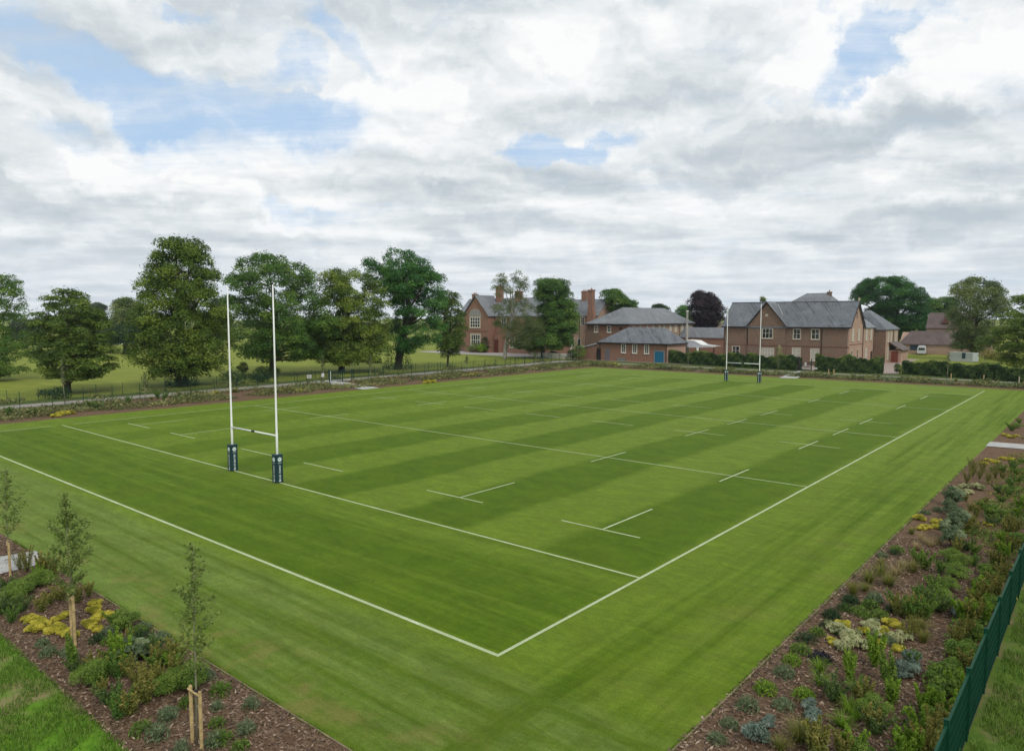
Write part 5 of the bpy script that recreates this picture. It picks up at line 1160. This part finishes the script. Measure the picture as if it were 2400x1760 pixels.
# rough grass
def blades_stuff(name, label, x0, x1, y0, y1, n, mat, seed, h=.16, thresh=-5, noise=.8):
    rg = np.random.default_rng(seed); x = rg.uniform(x0, x1, n); y = rg.uniform(y0, y1, n)
    f = np.sin(x*noise+seed)+np.sin(y*noise*1.3)+np.sin((x+y)*noise*2.1)+rg.normal(0, .4, n); k = f > thresh; x, y = x[k], y[k]; n = len(x)
    a = rg.uniform(0, 6.28, n); d_ = np.stack([np.cos(a), np.sin(a)], 1); hh = h*rg.uniform(.5, 1.3, n); w = .012
    b0 = np.stack([x-d_[:, 1]*w, y+d_[:, 0]*w, np.zeros(n)], 1); b1 = np.stack([x+d_[:, 1]*w, y-d_[:, 0]*w, np.zeros(n)], 1)
    tp = np.stack([x+d_[:, 0]*hh*.6, y+d_[:, 1]*hh*.6, hh], 1); V = np.stack([b0, b1, tp], 1).reshape(-1, 3); F = np.arange(3*n).reshape(-1, 3)
    tag(np_mesh(name, V, F, mat, None, rg.random(n)), label, 'grass', None, 'stuff')
M_gb = foliage('grass_blades', (.05, .12, .008), (.11, .21, .018), (.23, .33, .06), .3)
blades_stuff('grass_blades', 'bright rough grass at the bottom left beyond the near bed', -19, -2, -26, -19.6, 70000, M_gb, 1, .12, -1.6, 1.7)
blades_stuff('grass_blades', 'patchy rough grass outside the tall green fence', 12.95, 16, -14, 14, 42000, M_gb, 2, .16, -.6, 1.3)

M_eg = foliage('edge_grass', (.05, .11, .004), (.09, .165, .008), (.15, .22, .02), .3)
blades_stuff('grass_blades', 'tufts of lawn grass creeping over the timber edging of the right-hand bed', 6.9, 7.08, -13, 40, 9000, M_eg, 3, .06, -.2, 2.3)
blades_stuff('grass_blades', 'tufts of lawn grass creeping over the edging of the near left bed', -27, 5, -15.95, -15.78, 6000, M_eg, 4, .06, -.2, 2.3)
# ------------------------------------------------------------------ staked saplings
def sapling(label, x, y, h, seed, mat=F_dull, stakes=True, spread=.75, leaf=.11, n=900, clear=.35, stem=.028):
    rg = np.random.default_rng(seed); root = empty('staked_sapling' if stakes else 'sapling', (x, y, 0), rg.uniform(-.3, .3), label, 'young tree', 'young trees in the beds')
    lean = rg.normal(0, .02, 2); top = np.array([lean[0]*h, lean[1]*h, h]); st = MB()
    pts = [np.array([0, 0, 0])] + [top*f + np.array([rg.normal(0, .03), rg.normal(0, .03), 0]) for f in (.3, .55, .8, 1)]
    st.tube(pts, [stem, stem*.9, stem*.7, stem*.4, stem*.15], 7)
    Ps, Ns = [], []
    nbr = 26
    for k in range(nbr):
        f = clear + (1-clear)*(k+rg.random())/nbr; s0 = top*f; a = k*2.4+rg.normal(0, .4)
        prof_ = math.sin(min(1, (f-clear)/(1-clear)+.16)*math.pi)**.8
        l = spread*(.22+.85*prof_)*rg.uniform(.6, 1.1)*(1 if f < .86 else .55)
        e = s0 + np.array([math.cos(a)*l*.75, math.sin(a)*l*.75, l*.62]); st.tube([s0, (s0+e)/2+np.array([0, 0, -.02]), e], [stem*.32, stem*.2, stem*.08], 4, False)
        m_ = int(n/nbr*(.4+prof_)); g_ = rg.uniform(.15, 1.05, m_)
        Ps.append(s0 + np.outer(g_, e-s0) + rg.normal(0, .075, (m_, 3))); Ns.append(rg.normal(0, .6, (m_, 3))+np.array([0, 0, .6]))
    P = np.concatenate(Ps); V, F = leaf_arrays(P, np.concatenate(Ns), leaf*rg.uniform(.6, 1.4, len(P)), rg, .55)
    st.build('stem', M_stem, root, smooth=True); np_mesh('crown', V, F, mat, root, np.clip(rg.normal(.45, .22, len(P)), 0, 1))
    if stakes:
        hs = stakes if isinstance(stakes, float) else 1.35
        for s in (-1, 1):
            MB().tube([(s*.25, 0, 0), (s*.25, 0, hs), (s*.25, 0, hs+.03)], [.048, .048, .036], 10).build('stake', M_timber, root, smooth=False)
        MB().tube([(-.30, -.045, hs-.06), (.30, -.045, hs-.06)], .028, 8).build('crossbar', M_timber, root)
        MB().tube([(-.07, 0, hs-.09), (.07, 0, hs-.03)], .05, 10).build('rubber_tie', M_trim, root)
sapling('staked sapling nearest the camera, with two tan stakes, in the near left bed', -2.75, -18.35, 5.45, 1, F_sap, 1.55, .74, .10, 1250, .38)
sapling('bushy staked sapling behind the yellow shrubs, second of three in the near left bed', -11.9, -18.2, 5.2, 2, F_sap, 1.75, .95, .10, 2700, .32)
sapling('staked sapling by the paving slab at the left edge of the near bed', -21.4, -17.5, 4.7, 3, F_sap, 1.5, .9, .10, 1200, .36)
for i, (x, y, h, lab) in enumerate(((-89.0, 6.9, 6.2, 'slender pale-stemmed young tree on the left path in front of the layered tree'), (-84.7, 15.2, 4.0, 'slender young tree in the left bed below the tallest tree'), (-91.5, 48.5, 4.6, 'slender young tree left of the path gate'),
    (-86.3, 54.9, 4.7, 'slender young tree right of the path gate'), (-57.0, 119.2, 4.8, 'young tree in the far bed to the left of the far rugby posts'), (-39.8, 126.5, 3.0, 'young tree with a white stem in the far bed right of the far rugby posts'),
    (-8.0, 122.5, 5.0, 'young tree in the far bed near the right hedge'), (-92.0, 127.2, 4.6, 'young tree in front of the egg-shaped bush'), (-89.6, 106.2, 3.4, 'slender young tree beside the left path below the white railing'), (-90.6, 84, 3.2, 'slender young tree beside the left path before the small dark-olive tree'))):
    sapling(lab, x, y, h, 40+i, F_birch, False, .75, .2, 240, .4, .05)
for i, (x, y) in enumerate(((2.7, 122.2), (3.5, 121.6), (-7.3, 122.0), (-2.4, 122.4), (-27.5, 119.6), (-26.6, 119.8))):
    tag(MB().tube([(x, y, 0), (x, y, 1.15), (x, y, 1.2)], [.09, .09, .06], 8).build('timber_stake', M_timber if i else M_stone), ['pale stake post at the far right corner, left one of the pair', 'pale stake post at the far right corner, right one of the pair', 'short stake beside the young tree near the right hedge', 'short stake between the right hedge and the far right corner', 'left short stake in the far bed before the second hedge', 'right short stake in the far bed before the second hedge'][i], 'stake', 'stakes in the far bed')

# ------------------------------------------------------------------ thin summer haze over the whole site
hzm = bpy.data.materials.new('summer_haze'); hzm.use_nodes = True; hn = hzm.node_tree.nodes; hn.remove(hn['Principled BSDF'])
pv = hn.new('ShaderNodeVolumePrincipled'); pv.inputs['Color'].default_value = (.82, .90, 1, 1); pv.inputs['Density'].default_value = .0001; pv.inputs['Anisotropy'].default_value = .3
hzm.node_tree.links.new(pv.outputs[0], hn['Material Output'].inputs['Volume'])
hb = MB().box(-1200, 900, -300, 1300, -1.0, 36); tag(hb.build('haze', hzm), 'thin pale summer haze softening the far trees and roofs', 'haze', None, 'stuff')
